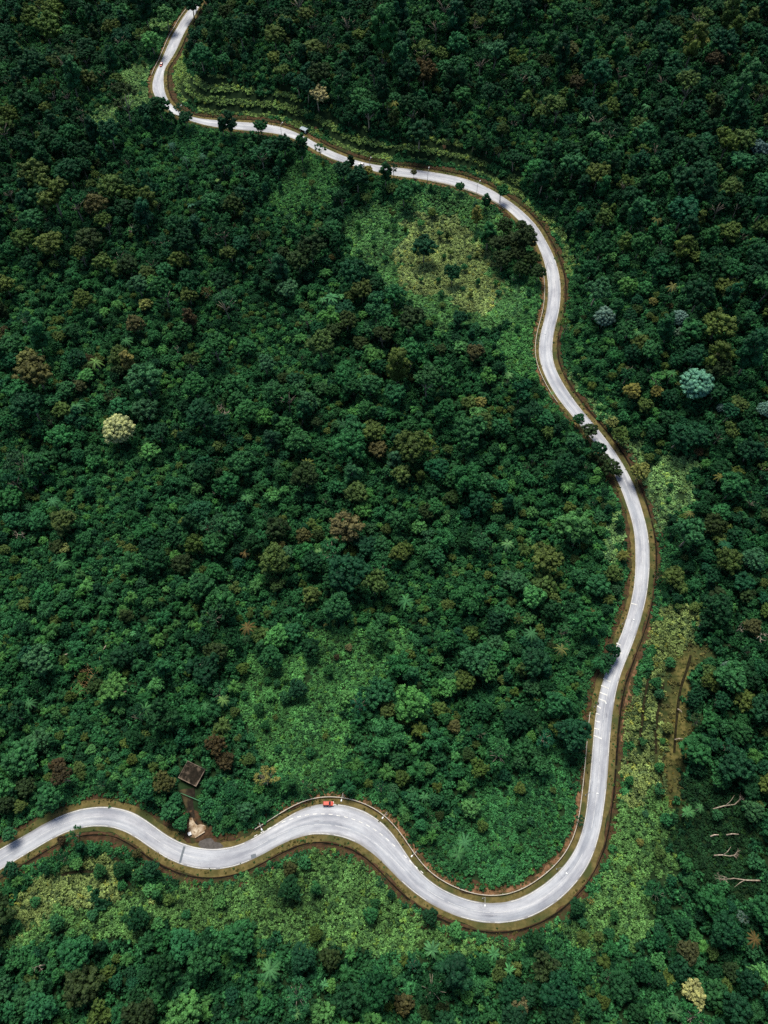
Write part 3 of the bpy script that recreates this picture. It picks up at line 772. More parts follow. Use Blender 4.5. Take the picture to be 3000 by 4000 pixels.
# ------------------------------------------------------------------ cars
def car(p, heading, paint, roof_paint, label, pickup=False, rear_paint=None):
    root = empty('car', (float(p[0]), float(p[1]), .12), heading, label, 'car', 'cars on the road')
    L, Wd = 4.3, 1.76
    sec = [(-2.15, .45, .62, .80), (-2.05, .32, .88, .84), (-1.2, .28, .95, .88), (0, .28, .95, .88), (.75, .28, .94, .88), (1.55, .30, .84, .86), (2.02, .34, .74, .80), (2.15, .44, .62, .70)]
    V, F = [], []
    for x, z0, z1, hw in sec:
        V += [(x, -hw * .94, z0), (x, -hw, (z0 + z1) / 2), (x, -hw * .93, z1 - .04), (x, -hw * .6, z1), (x, hw * .6, z1), (x, hw * .93, z1 - .04), (x, hw, (z0 + z1) / 2), (x, hw * .94, z0)]
    for i in range(len(sec) - 1):
        for k in range(8):
            F.append((i * 8 + k, (i + 1) * 8 + k, (i + 1) * 8 + (k + 1) % 8, i * 8 + (k + 1) % 8))
    F += [tuple(range(8))[::-1], tuple((len(sec) - 1) * 8 + k for k in range(8))]
    obj('body', mesh_np('body', V, [f[::-1] for f in F], [paint], smooth=False), root)
    xr0, xr1 = (-1.9, .25) if pickup else (-1.25, .25)
    xb0, xb1 = (-2.08, .98) if pickup else (-1.85, .98)
    g = MB()
    vs = [(xb0, -.80, .93), (xb1, -.80, .93), (xb1, .80, .93), (xb0, .80, .93), (xr0, -.64, 1.43), (xr1, -.64, 1.43), (xr1, .64, 1.43), (xr0, .64, 1.43)]
    g.add(vs, [(4, 5, 6, 7), (0, 1, 5, 4), (1, 2, 6, 5), (2, 3, 7, 6), (3, 0, 4, 7)])
    g.build('windows', M_GLASS, root)
    r = MB(); r.box(((xr0 + xr1) / 2, 0, 1.455), (xr1 - xr0 + .12, 1.40, .07), 0, .94); ro = r.build('roof', roof_paint, root)
    if rear_paint:
        r = MB(); r.box((-1.95, 0, .985), (.45, 1.5, .05)); r.build('boot_lid', rear_paint, root)
        r = MB(); r.box((-1.45, 0, 1.44), (.42, 1.42, .12)); r.build('roof_spoiler', paint, ro)
    pl = MB()
    for s in (-1, 1):
        for (xa, xb) in ((xb0, xr0), (xb1, xr1), (-.45, -.42)):
            pl.tube([(xa, s * .80, .93), (xb, s * .65, 1.43)], [.05, .05], 5)
    pl.build('pillars', paint, root)
    wm = MB(); wm.tube([(0, -.11, 0), (0, .11, 0)], [.33, .33], 16)
    rm = MB(); rm.tube([(0, -.12, 0), (0, .12, 0)], [.19, .19], 12)
    for x in (-1.32, 1.34):
        for s in (-1, 1):
            w = obj('wheel', wm.mesh('wheel', M_TYRE), root, (x, s * .80, .33))
            obj('rim', rm.mesh('rim', M_CHROME), w)
    for s in (-1, 1):
        q = MB(); q.box((2.02, s * .62, .70), (.30, .34, .16), s * .25, .8); q.build('headlight', M_LIGHT, root)
        q = MB(); q.box((-2.13, s * .66, .74), (.08, .26, .14)); q.build('tail_light', M_TAIL, root)
        q = MB(); q.box((.62, s * .98, .98), (.16, .20, .13)); q.build('mirror', paint, root)
    q = MB(); q.box((2.15, 0, .45), (.12, 1.4, .16)); q.build('bumper', M_CHROME if pickup else paint, root)
    return root
p = flat(1283, 3140)[0]
car(p, 0.0, M_RED, M_RED, 'red car parked at the top edge of the lay-by', pickup=True)
p = flat(1413, 647)[0]; i = int(((RC - p[:2]) ** 2).sum(1).argmin())
car((RC[i] - RN[i] * (RW_A[i] - 2.6)), math.atan2(-RT[i][1], -RT[i][0]), M_CARW, M_CARW, 'white car driving along the upper road behind roadside trees')
p = flat(628, 256)[0]; i = int(((RC - p[:2]) ** 2).sum(1).argmin())
car((RC[i] - RN[i] * (RW_A[i] - 2.0)), math.atan2(RT[i][1], RT[i][0]), M_RED, M_CARW, 'white and red car coming down from the top end of the road', rear_paint=M_CARW)

# ------------------------------------------------------------------ plant shapes (unit crown radius 1, foot at z = 0)
def rot_to(n, r):
    """per-leaf frame: two tangents of normal n spun by a random angle"""
    a = np.cross(n, np.where(np.abs(n[:, 2:3]) < .9, [[0, 0, 1.]], [[1., 0, 0]]))
    a /= np.linalg.norm(a, axis=1)[:, None] + 1e-9
    b = np.cross(n, a)
    t = r.uniform(0, 2 * np.pi, len(n))[:, None]
    return a * np.cos(t) + b * np.sin(t), -a * np.sin(t) + b * np.cos(t)

ICO = None
def ico():
    global ICO
    if ICO is None:
        import bmesh
        bm = bmesh.new(); bmesh.ops.create_icosphere(bm, subdivisions=2, radius=1.0)
        ICO = (np.array([v.co[:] for v in bm.verts]), np.array([[v.index for v in f.verts] for f in bm.faces])); bm.free()
    return ICO

def clumps_to_mesh(name, cl, seed, leaf, density, mat, droop=0.0, wild=.55, core=.80):
    """cl: rows (x, y, z, radius, var). Leaf quads spread over every clump's outer skin round a rough inner mass."""
    r = np.random.default_rng(seed)
    cl = np.array(cl, float)
    C, RA = cl[:, :3], cl[:, 3]
    PV, NV, VV, SV = [], [], [], []
    for i in range(len(cl)):
        n = max(10, int(density * RA[i] ** 2))
        d = r.normal(size=(n, 3)); d /= np.linalg.norm(d, axis=1)[:, None]
        d = d[d[:, 2] > -.55]
        bump = 1 + .16 * np.sin(5.1 * d[:, 0] + cl[i, 4] * 9) * np.sin(4.3 * d[:, 1] + 2) + .10 * r.normal(size=len(d))
        p = C[i] + d * (RA[i] * bump)[:, None] * np.array([1, 1, .86])
        q = np.linalg.norm((p[:, None, :] - C[None]) / np.array([1, 1, .86]), axis=2) / RA[None]
        q[:, i] = 9
        keep = q.min(1) > .80
        p, d = p[keep], d[keep]
        PV.append(p); NV.append(d); VV.append(np.clip(cl[i, 4] + .22 * r.normal(size=len(p)), 0, 1)); SV.append(np.full(len(p), leaf) * r.uniform(.6, 1.35, len(p)))
    P, Nn, VR, SZ = np.concatenate(PV), np.concatenate(NV), np.concatenate(VV), np.concatenate(SV)
    nn = Nn + wild * r.normal(size=Nn.shape) + [0, 0, .25]; nn /= np.linalg.norm(nn, axis=1)[:, None]
    a, b = rot_to(nn, r)
    a *= SZ[:, None]; b *= SZ[:, None] * .72
    lift = nn * SZ[:, None] * .35
    V = np.stack([P - a, P - b + lift * .4, P + a - lift * .5, P + b + lift * .4], 1).reshape(-1, 3)
    F = np.arange(len(V)).reshape(-1, 4)
    var = np.repeat(VR, 4)
    iv, if_ = ico()
    cv, cf, cvar = [], [], []
    for i in range(len(cl)):
        w = iv * (1 + .12 * r.normal(size=(len(iv), 1)))
        cv.append(C[i] + w * RA[i] * core * np.array([1, 1, .86])); cf.append(if_ + len(iv) * i); cvar.append(np.full(len(iv), cl[i, 4] * .7))  # inner mass toned darker: shade between the leaves put into its colour
    CV, CF = np.concatenate(cv), np.concatenate(cf) + len(V)
    me = bpy.data.meshes.new(name)
    AV = np.r_[V, CV]
    nl = F.size + CF.size
    me.vertices.add(len(AV)); me.vertices.foreach_set('co', AV.astype(np.float32).ravel())
    me.loops.add(nl); me.loops.foreach_set('vertex_index', np.r_[F.ravel(), CF.ravel()].astype(np.int32))
    np_ = len(F) + len(CF)
    me.polygons.add(np_)
    me.polygons.foreach_set('loop_start', np.r_[np.arange(len(F)) * 4, len(F) * 4 + np.arange(len(CF)) * 3].astype(np.int32))
    me.materials.append(mat)
    at = me.attributes.new('var', 'FLOAT', 'POINT'); at.data.foreach_set('value', np.r_[var, np.concatenate(cvar)].astype(np.float32))
    me.update(calc_edges=True); me.validate()
    return me

def dome_clumps(r, n, rad, zc, squash, lobes=0.0, small=.28):
    out = []
    ga = math.pi * (3 - math.sqrt(5)); ph = r.uniform(0, 6.28)
    for i in range(n):
        z = 1 - (i + .5) / n * 1.25
        rr = math.sqrt(max(0, 1 - z * z)); t = ga * i + ph
        k = .74 * (1 + lobes * math.sin(3 * t + ph) + r.uniform(-.13, .13))
        s = r.uniform(.75, 1.25) * small
        out.append((rr * math.cos(t) * k * rad, rr * math.sin(t) * k * rad, zc + z * k * squash * rad, s * rad, r.uniform(.2, .8)))
    out.append((0, 0, zc - .1, .55 * rad, .3))
    return out

def with_bumps(cl, r, k, f):
    """sub-clumps that make every clump knobbly, as in a cauliflower"""
    out = list(cl)
    for x, y, z, s, v in cl[:-1]:
        for _ in range(k):
            d = np.array([r.gauss(0, 1), r.gauss(0, 1), abs(r.gauss(0, 1)) * .8 + .1]); d /= np.linalg.norm(d)
            q = s * f * r.uniform(.75, 1.2)
            out.append((x + d[0] * s * .85, y + d[1] * s * .85, z + d[2] * s * .8, q, min(1, max(0, v + r.uniform(-.15, .25)))))
    return out

def trunk_mesh(r, ztop, spread, n_limbs, tilt=.12, thick=.055):
    m = MB()
    tx, ty = r.uniform(-tilt, tilt), r.uniform(-tilt, tilt)
    zf = ztop * .62
    m.tube([(0, 0, -.25), (tx * .3, ty * .3, zf * .45), (tx, ty, zf), (tx * 1.2, ty * 1.2, ztop * 1.02)], [thick * 1.5, thick, thick * .8, thick * .35], 7)
    for i in range(n_limbs):
        t = i / n_limbs * 6.28 + r.uniform(-.4, .4); z0 = zf * r.uniform(.75, 1.05)
        e = (math.cos(t) * spread * r.uniform(.7, 1), math.sin(t) * spread * r.uniform(.7, 1), ztop * r.uniform(.85, 1.05))
        mid_ = (e[0] * .45 + tx * .5, e[1] * .45 + ty * .5, z0 + (e[2] - z0) * .6)
        m.tube([(tx * z0 / zf, ty * z0 / zf, z0), mid_, e], [thick * .6, thick * .42, thick * .15], 5)
    return m.mesh('trunk', M_BARK, True)

SHAPES = {}           # kind -> list of (crown mesh, trunk mesh, height of the crown's centre, half height)
def add_shape(kind, crown, trunk, zc, top):
    SHAPES.setdefault(kind, []).append((crown, trunk, zc, top))
for s in range(5):                                            # broad cauliflower domes
    r = random.Random(100 + s)
    zc = 1.35 + .1 * s
    cl = with_bumps(dome_clumps(r, 24 + 4 * s, 1.04, zc, .84, .13 + .03 * s, .195), r, 3, .52)
    add_shape('dome', clumps_to_mesh('crown', cl, 100 + s, .050, 900, M_LEAF, wild=.38), trunk_mesh(r, zc, .45, 5), zc, zc + .85)
for s in range(3):                                            # many-headed irregular crowns
    r = random.Random(200 + s)
    cl = []
    for k in range(5 + s):
        t = k / (5 + s) * 6.28 + r.uniform(-.3, .3); d = r.uniform(.32, .62) if k else .05
        sub = dome_clumps(r, 10, r.uniform(.36, .54), 1.55 + r.uniform(-.25, .40), .90, .1, .29)
        cl += [(x + math.cos(t) * d, y + math.sin(t) * d, z, q, v) for x, y, z, q, v in sub]
    cl = with_bumps(cl, r, 2, .55)
    add_shape('lobed', clumps_to_mesh('crown', cl, 200 + s, .050, 850, M_LEAF, wild=.42), trunk_mesh(r, 1.5, .5, 6), 1.55, 2.3)
for s in range(3):                                            # tall forest columns
    r = random.Random(300 + s)
    cl = []
    for k in range(16 + 2 * s):
        f = k / (15 + 2 * s); t = k * 2.4 + r.uniform(-.5, .5)
        rr = (.62 * (1 - abs(f - .45) * 1.1)) * r.uniform(.55, 1.1)
        cl.append((math.cos(t) * rr, math.sin(t) * rr, 1.2 + 2.1 * f, r.uniform(.26, .42) * (1.1 - .35 * f), r.uniform(.2, .8)))
    cl = with_bumps(cl, r, 4, .5) + [(0, 0, 1.9, .45, .3)]
    add_shape('column', clumps_to_mesh('crown', cl, 300 + s, .052, 760, M_LEAF, wild=.42), trunk_mesh(r, 2.6, .3, 4, .1, .06), 2.3, 3.5)
for s in range(4):                                            # feathery crowns of arching plumes
    r = random.Random(400 + s)
    cl = []
    npl = 13 + 2 * s
    for k in range(npl):
        t = k / npl * 6.28 * (2 if s % 2 else 1) + r.uniform(-.3, .3); reach = r.uniform(.55, .98); hi = r.uniform(1.2, 1.9); v = r.uniform(.2, .8)
        for j in range(6):
            f = (j + 1) / 6
            cl.append((math.cos(t) * reach * f ** 1.2, math.sin(t) * reach * f ** 1.2, hi * (1 - (1 - f) ** 2) * .75 + .62 - .55 * max(0, f - .62) * 2.2, .10 + .09 * math.sin(f * 3.0), min(1, v + .1 * f)))
    cl.append((0, 0, .8, .42, .25))
    add_shape('plume', clumps_to_mesh('crown', cl, 400 + s, .048, 1500, M_LEAF, wild=.8, core=.7), trunk_mesh(r, 1.1, .3, 5, .1, .035), 1.35, 1.8)
for s in range(3):                                            # thin open crowns showing their limbs
    r = random.Random(500 + s)
    cl = []
    for k in range(20):
        t = r.uniform(0, 6.28); d = math.sqrt(r.random()) * .88
        cl.append((math.cos(t) * d, math.sin(t) * d, 1.75 + .5 * (1 - d * d) + r.uniform(-.18, .12), r.uniform(.12, .22), r.uniform(.2, .8)))
    cl = with_bumps(cl + [(0, 0, 1.6, .12, .3)], r, 3, .6)
    add_shape('open', clumps_to_mesh('crown', cl, 500 + s, .045, 1000, M_LEAF, wild=.8, core=.6), trunk_mesh(r, 1.8, .8, 8, .12, .05), 1.85, 2.3)
for s in range(2):                                            # dense round heads of big knobs
    r = random.Random(350 + s)
    cl = [(x, y, z, q, min(1, v + .25)) for x, y, z, q, v in dome_clumps(r, 64 + 24 * s, 1.14, 1.45, .98, .04, .142 - .02 * s)]
    cl[-1] = (0, 0, 1.35, .62, .2)
    add_shape('knobby', clumps_to_mesh('crown', cl, 350 + s, .040, 2100, M_LEAF, wild=.32, core=.86), trunk_mesh(r, 1.4, .45, 6), 1.42, 2.4)
SHRUB = []
for s in range(5):                                            # knee to head high scrub
    r = random.Random(600 + s)
    cl = []
    for k in range(9):
        t = r.uniform(0, 6.28); d = math.sqrt(r.random()) * .75
        cl.append((math.cos(t) * d, math.sin(t) * d, .35 + r.uniform(0, .55) * (1 - d * .6), r.uniform(.24, .42), r.uniform(.15, .9)))
    SHRUB.append(clumps_to_mesh('foliage', cl + [(0, 0, .2, .5, .2)], 600 + s, .15, 150, M_LEAF, wild=.7, core=.72))

def frond_strip(V, F, VR, base, t, length, rise, droop, width, nleaf, var, r):
    """one feathered frond: leaflets in two rows along an arching rib"""
    pts = []
    for j in range(nleaf + 1):
        f = j / nleaf
        pts.append(np.array([math.cos(t) * length * f, math.sin(t) * length * f, rise * f - droop * f * f]) + base)
    sd = np.array([-math.sin(t), math.cos(t), 0])
    for j in range(nleaf):
        p, q = pts[j], pts[j + 1]; d = q - p
        w = width * (math.sin(math.pi * (.12 + .80 * j / nleaf))) * r.uniform(.85, 1.1)
        for s in (-1, 1):
            tip = p + sd * s * w + d * 1.6 + np.array([0, 0, -w * .35])
            b = len(V); V += [p, p + d * .85, tip + d * .25, tip]; F.append((b, b + 1, b + 2, b + 3)); VR += [var, var, min(1, var + .2), min(1, var + .2)]
def palm_mesh(seed, n=15, rise=.45, droop=.75, width=.13):
    r = random.Random(seed); V, F, VR = [], [], []
    base = np.array([0, 0, 1.35])
    for k in range(n):
        t = k / n * 6.28 + r.uniform(-.2, .2)
        frond_strip(V, F, VR, base, t, r.uniform(.82, 1.05), rise * r.uniform(.5, 1.4), droop * r.uniform(.7, 1.2), width, 13, r.uniform(.3, .9), r)
    return mesh_np('fronds', V, F, [M_LEAF], var=VR)
def banana_mesh(seed, n=11):
    r = random.Random(seed); V, F, VR = [], [], []
    for k in range(n):
        t = k / n * 6.28 + r.uniform(-.3, .3); L = r.uniform(.7, 1.05); rise = r.uniform(.35, .9); dr = r.uniform(.5, 1.0); v = r.uniform(.4, 1)
        sd = np.array([-math.sin(t), math.cos(t), 0]); b = len(V); m_ = 8
        for j in range(m_ + 1):
            f = j / m_; w = .125 * math.sin(math.pi * min(1, .06 + f * .94)) ** .6
            c = np.array([math.cos(t) * L * f, math.sin(t) * L * f, .8 + rise * f - dr * f * f])
            V += [c - sd * w + [0, 0, .05], c, c + sd * w + [0, 0, .05]]; VR += [v, min(1, v + .25), v]
        for j in range(m_):
            q = b + 3 * j; F += [(q, q + 1, q + 4, q + 3), (q + 1, q + 2, q + 5, q + 4)]
    return mesh_np('leaves', V, F, [M_LEAF], var=VR)
def stem_mesh(z, thick, mat=None, name='trunk'):
    m = MB(); m.tube([(0, 0, -.2), (.03, .02, z * .5), (0, 0, z)], [thick * 1.3, thick, thick * .85], 7); return m.mesh(name, mat or M_BARK, True)
PALMS = [(palm_mesh(700 + s, 10 + s), stem_mesh(1.36, .05)) for s in range(4)]
BANANAS = [(banana_mesh(720 + s, 9 + s), stem_mesh(.85, .055)) for s in range(3)]

def branchy(seed, up=1.0, depth=4, spread=.75, start=.9, thick=.075):
    r = random.Random(seed); m = MB()
    def grow(p, d, L, w, k):
        q1 = p + d * L * .5 + np.array([r.gauss(0, 1), r.gauss(0, 1), r.gauss(0, .6)]) * L * .07
        q = p + d * L
        m.tube([p, q1, q], [w, w * .82, w * .62], 5)
        if k == 0: return
        for _ in range(r.choice((2, 3, 3))):
            nd = d + np.array([r.gauss(0, 1), r.gauss(0, 1), r.gauss(0, .6) + .15 * up]) * spread
            nd /= np.linalg.norm(nd)
            grow(q if r.random() < .6 else q1, nd, L * r.uniform(.55, .8), w * .58, k - 1)
    grow(np.array([0, 0, -.1]), np.array([.08, .05, 1.0]), start, thick, depth)
    return m

# ------------------------------------------------------------------ trees traced from the photograph: tile origin, then x y width colour[shape] in 1/1.659 px
TREES = {
 (0,0): "355,55,140,o 210,120,140,o 300,190,200,oL 420,370,190,kO 230,450,180,d 130,470,60,r 690,70,100,b 560,310,120,d 640,400,90,d 800,330,90,g 980,265,130,l 1075,100,120,l 1030,690,130,d 800,640,190,kO 60,750,120,o 300,700,80,o 220,1140,190,o 390,1130,110,g 50,1230,110,gO 340,1260,230,oL 720,1210,170,o 840,1260,110,o 620,1340,150,q 210,1420,140,g 540,1310,100,g 1370,1310,130,g 1510,1320,130,k 320,1580,170,o 150,1560,130,o 1300,350,130,g 450,870,120,g 1480,770,80,dC 1435,800,60,dC 1205,755,90,b 1150,690,70,bO 1240,30,120,d 1285,-8,90,d",
 (1000,0): "330,100,110,o 120,230,130,o 220,180,60,bC 560,330,90,oO 400,490,140,k 120,370,90,o 185,420,80,g 400,610,140,yL 530,560,70,gC 820,190,150,gC 930,60,120,bC 1030,230,150,gL 1090,470,150,r 1220,440,110,g 1330,430,170,gL 1450,540,60,gC 1550,330,180,tL 1290,100,120,bC 1590,60,110,g 1620,150,110,g 1330,610,120,g 1520,620,140,d 990,480,150,d 1010,700,190,dL 1060,850,180,d 30,820,90,d 560,1100,110,d 660,1150,130,d 80,960,130,d 180,940,120,d 290,930,90,dC 415,965,80,gO 605,1045,50,dC 840,1110,80,dC 893,1090,66,dO 1023,1125,44,q 720,1100,75,z 710,1270,70,o 500,1480,120,g 960,1250,130,g 1090,1600,160,d 1325,1215,60,g 1490,1290,60,dC 1590,1250,90,gL 1440,1390,70,zC 1510,1500,100,gC 1570,1570,150,kL 1500,1530,90,k 1610,1470,110,k 1660,1560,120,k 1700,1650,120,kL 1600,1680,120,k 1740,1560,100,r 1790,1680,110,k 1720,1740,110,k 1830,1770,100,k",
 (2000,0): "590,130,90,oL 360,50,100,g 440,120,130,dL 1190,250,130,oC 1245,300,80,z 1310,390,110,r 1140,560,180,oL 1290,640,90,o 1450,190,90,oC 1290,230,100,d 380,330,110,q 500,290,90,gC 690,320,100,gC 870,270,90,tF 150,520,100,tL 560,490,180,b 430,530,100,r 300,680,170,oL 350,610,90,o 100,640,80,oC 450,770,90,lL 490,690,110,b 570,930,170,lL 860,880,150,g 400,1080,170,g 560,1130,150,o 800,1180,90,lL 920,1080,120,g 1400,920,190,oL 1420,1230,140,o 1100,1150,100,g 1600,960,110,p 1590,1060,120,d 830,830,150,oL 1000,700,120,d 1570,1590,100,o 830,1590,140,g 1140,1600,120,o 600,1420,120,o 980,1560,150,gL 770,60,80,b 1330,60,90,t 1560,200,120,b 1190,700,130,d 1480,720,110,dC 1640,1180,130,g 90,1550,150,k 60,1470,80,k 430,1350,60,g",
 (0,1000): "670,50,120,o 830,60,130,k 950,110,110,o 1070,100,120,g 1160,30,130,o 1060,230,190,gL 1225,260,110,o 1340,240,90,qO 1460,300,170,tO 940,310,90,z 1225,400,90,rC 880,450,120,q 540,300,130,o 30,480,60,r 185,665,140,z 230,770,220,q 820,680,90,zC 570,660,70,r 940,810,230,t 500,840,100,q 400,1000,120,o 768,1130,200,yK 1260,840,160,g 1400,590,210,gL 1190,490,130,g 1600,1020,150,g 1540,930,110,g 1560,1340,160,g 570,1530,90,d 1470,1490,170,g 30,190,130,o 1600,590,120,g 470,490,100,d 1520,830,140,g 190,960,240,dL 1300,1030,190,d 60,1580,160,g",
 (1000,1000): "1275,110,110,d 900,260,150,g 780,350,190,gL 990,400,190,kL 480,390,160,lF 420,580,170,o 920,690,150,oC 1110,820,200,tL 900,900,140,g 120,890,150,g 60,700,150,tL 600,1250,230,g 640,1130,160,g 790,1260,120,q 280,1210,160,g 320,1430,170,k 625,1410,110,gC 520,1500,110,g 650,1540,150,o 1140,1240,120,oO 1220,1010,140,g 1360,1150,240,gL 1590,1110,130,g 1380,960,100,o 1460,960,80,z 1420,630,110,q 250,810,120,d 190,1110,140,g 740,840,150,g 900,1310,90,tC 1320,400,100,d 1370,1440,230,gF 1500,780,120,lL",
 (2000,1000): "600,400,130,pK 1085,410,110,pK 1080,510,75,p 1190,840,190,PK 940,800,120,lO 940,880,90,z 780,880,110,z 1410,470,70,z 910,300,60,z 1020,330,50,q 1330,640,140,oC 1490,560,90,gL 1330,740,160,k 1440,120,180,gL 1170,480,170,g 900,620,130,g 680,340,80,gC 1360,990,60,p 1640,1000,100,pK 650,1085,80,z 700,1160,110,o 930,1140,110,d 400,1210,120,g 640,1370,120,k 505,1130,110,k 430,1060,80,d 560,1250,100,d 600,1310,80,k 690,1400,60,k 1420,1140,130,oL 1210,1280,60,r 830,1400,120,z 1430,1500,180,g 100,1170,150,d 750,200,130,l 350,450,100,oO 220,1060,110,g",
 (0,2000): "410,60,160,o 430,250,80,zL 1430,580,200,g 1400,210,160,g 1500,90,200,gL 1390,390,120,g 560,480,100,lF 800,930,160,d 1050,1010,100,gC 1400,920,150,k 1240,1140,100,g 1240,1310,190,gF 1390,1520,170,rL 1460,1610,120,r 370,1640,100,r 650,1020,50,l 1210,650,120,gF 930,120,150,gF 850,330,170,gF 700,560,130,gF 300,640,150,gF",
 (1000,2000): "585,110,220,n 310,160,110,q 590,400,260,d 800,370,130,gO 530,620,180,g 800,210,120,g 1460,210,160,gL 1220,180,180,gF 1380,560,240,gF 1180,300,150,gL 240,780,130,g 350,880,130,d 600,875,50,n 450,735,28,z 520,940,40,r 780,800,150,g 930,990,190,gF 1250,1150,150,lL 1430,960,200,g 1230,840,130,g 590,1200,100,l 850,1450,270,gF 1160,1480,180,gF 1290,1390,90,q 860,1280,120,o 1190,1280,100,o 1640,430,110,t 1600,650,130,g 270,1150,120,d 100,950,150,g 30,800,120,o 1400,780,100,o",
 (2000,2000): "240,290,240,oL 50,460,130,t 440,420,110,g 560,480,160,g 500,700,230,gL 1150,140,240,gL 1560,310,150,t 1520,240,100,d 1050,420,140,o 950,405,80,kO 1410,1020,110,pK 1610,1030,120,b 400,1440,210,d 80,1530,140,g 50,1620,100,t 560,980,110,gF 640,885,70,d 665,905,70,d 620,960,100,d 600,1015,90,gF 700,80,80,dF 30,890,80,g 720,280,90,zF 660,400,120,o 1290,1350,130,g 1000,1400,70,z 975,1480,40,l 1560,740,110,q",
 (0,3000): "410,60,170,rL 320,190,170,g 1100,280,120,g 1180,360,90,g 940,150,130,g 1060,110,160,qL 1590,280,120,t 480,430,110,gO 400,470,60,r 780,660,100,d 980,660,110,d 890,560,60,q 70,660,100,d 60,440,90,g 500,1200,210,g 540,1400,250,k 700,1330,100,o 1190,1140,190,g 1330,1260,250,gL 1180,1450,150,g 1200,1580,230,l 1040,1500,150,g 650,1590,180,oL 800,1610,160,g 260,1560,190,g 960,790,80,l 370,1000,100,g 1620,1510,100,g 900,980,140,d",
 (1000,3000): "320,110,100,gO 70,60,170,zO 50,230,130,gF 600,130,100,gF 220,650,90,q 220,780,140,d 430,1590,160,l 960,1530,130,q 880,820,55,d 810,740,70,dO 1130,960,100,d 1390,260,120,l 1020,420,60,g 1290,1050,100,l 950,60,100,o 300,1230,160,d 600,1500,200,d",
 (2000,3000): "445,335,70,dO 1350,90,140,gL 1560,280,130,t 420,900,100,d 510,860,50,zO 830,480,50,z 780,420,36,l 940,1260,120,lL 1140,1190,140,q 1090,1290,150,d 1180,1450,150,y 1210,1530,80,y 210,1280,200,kL 1380,1050,200,d 1500,980,90,pO 1580,610,110,g 720,1420,180,d 50,1540,120,n 590,1520,90,o 1450,1560,190,d 1300,870,190,g 1560,1180,110,g 150,1120,120,d 1640,1410,60,q 400,1620,90,o 990,340,80,g",
}
TINTS = {'g': (.026, .118, .046), 'd': (.012, .062, .028), 'b': (.013, .074, .036), 't': (.036, .120, .056), 'o': (.066, .118, .034), 'k': (.028, .058, .022), 'r': (.052, .048, .025), 'q': (.068, .080, .033),
         'l': (.062, .200, .062), 'z': (.165, .190, .062), 'n': (.125, .115, .056), 'y': (.30, .335, .17), 'p': (.085, .170, .155), 'P': (.095, .275, .255)}
WORDS_ = {'g': 'mid green', 'd': 'dark green', 'b': 'dark bluish green', 't': 'dull grey green', 'o': 'olive green', 'k': 'murky dark olive', 'r': 'russet brown', 'q': 'bronze green', 'l': 'fresh light green',
          'z': 'yellowish green', 'n': 'tan brown', 'y': 'pale golden', 'p': 'dim blue grey', 'P': 'pale blue'}
FORM = {'dome': 'domed', 'lobed': 'many-lobed', 'column': 'tall narrow', 'plume': 'feathery', 'open': 'thin-crowned', 'knobby': 'knobbly round'}
LETTER = {'': 'dome', 'L': 'lobed', 'C': 'column', 'F': 'plume', 'O': 'open', 'K': 'knobby'}
HS = {'dome': 1.0, 'lobed': 1.0, 'column': 1.0, 'plume': .95, 'open': 1.0}

placed = []          # x, y, radius: every crown, traced or filled
hand = []            # (px, py, code, kind, shape index, x, y, z, scale)
for (ox, oy), txt in TREES.items():
    for tok in txt.split():
        a = tok.split(',')
        hand.append([ox + float(a[0]) / 1.659, oy + float(a[1]) / 1.659, float(a[2]) / 1.659, a[3][0], LETTER[a[3][1:]]])
hp = np.array([[q[0], q[1], q[2]] for q in hand])
P0 = hit(hp[:, 0], hp[:, 1], 9.0)
_, _, dep = project(P0)
rad = hp[:, 2] / 2 * dep / FPX * 1.04
hand_trees = []
for n_, (q, r_, p0) in enumerate(zip(hand, rad, P0)):
    kind = q[4]
    if kind == 'column': r_ *= 1.25
    si = n_ % len(SHAPES[kind])
    zc = SHAPES[kind][si][2] * r_
    hand_trees.append([q[0], q[1], q[3], kind, si, r_, zc])
zc_ = np.array([t[6] for t in hand_trees])
PB = hit(hp[:, 0], hp[:, 1], zc_)
for t, p in zip(hand_trees, PB):
    t += [float(p[0]), float(p[1]), float(land(p[0], p[1]))]
    placed.append((t[7], t[8], t[5]))

# ------------------------------------------------------------------ the forest between them
def covers_road(x, y, z, r, top, margin):
    """whether a crown here would hide the road or its verge in the photograph's view: shadow of its outline along the view on the road plane"""
    pts = np.array([[x, y, z + top * r], [x - r * .8, y, z + top * .75 * r], [x + r * .8, y, z + top * .75 * r], [x, y + r * .8, z + top * .8 * r], [x, y, z + top * .55 * r]])
    k = CAM_H / np.maximum(CAM_H - pts[:, 2], 1)
    q = pts * k[:, None]
    return (edge_at(q[:, 0], q[:, 1]) < margin).any()

cell = 14.0
gridb = {}
def put(x, y, r): gridb.setdefault((int(x // cell), int(y // cell)), []).append((x, y, r))
def free(x, y, r, ov):
    cx, cy = int(x // cell), int(y // cell)
    for i in (-1, 0, 1):
        for j in (-1, 0, 1):
            for (a, b, c) in gridb.get((cx + i, cy + j), ()):
                lim = (r + c) * ov
                if (a - x) ** 2 + (b - y) ** 2 < lim * lim: return False
    return True
for p in placed: put(*p)

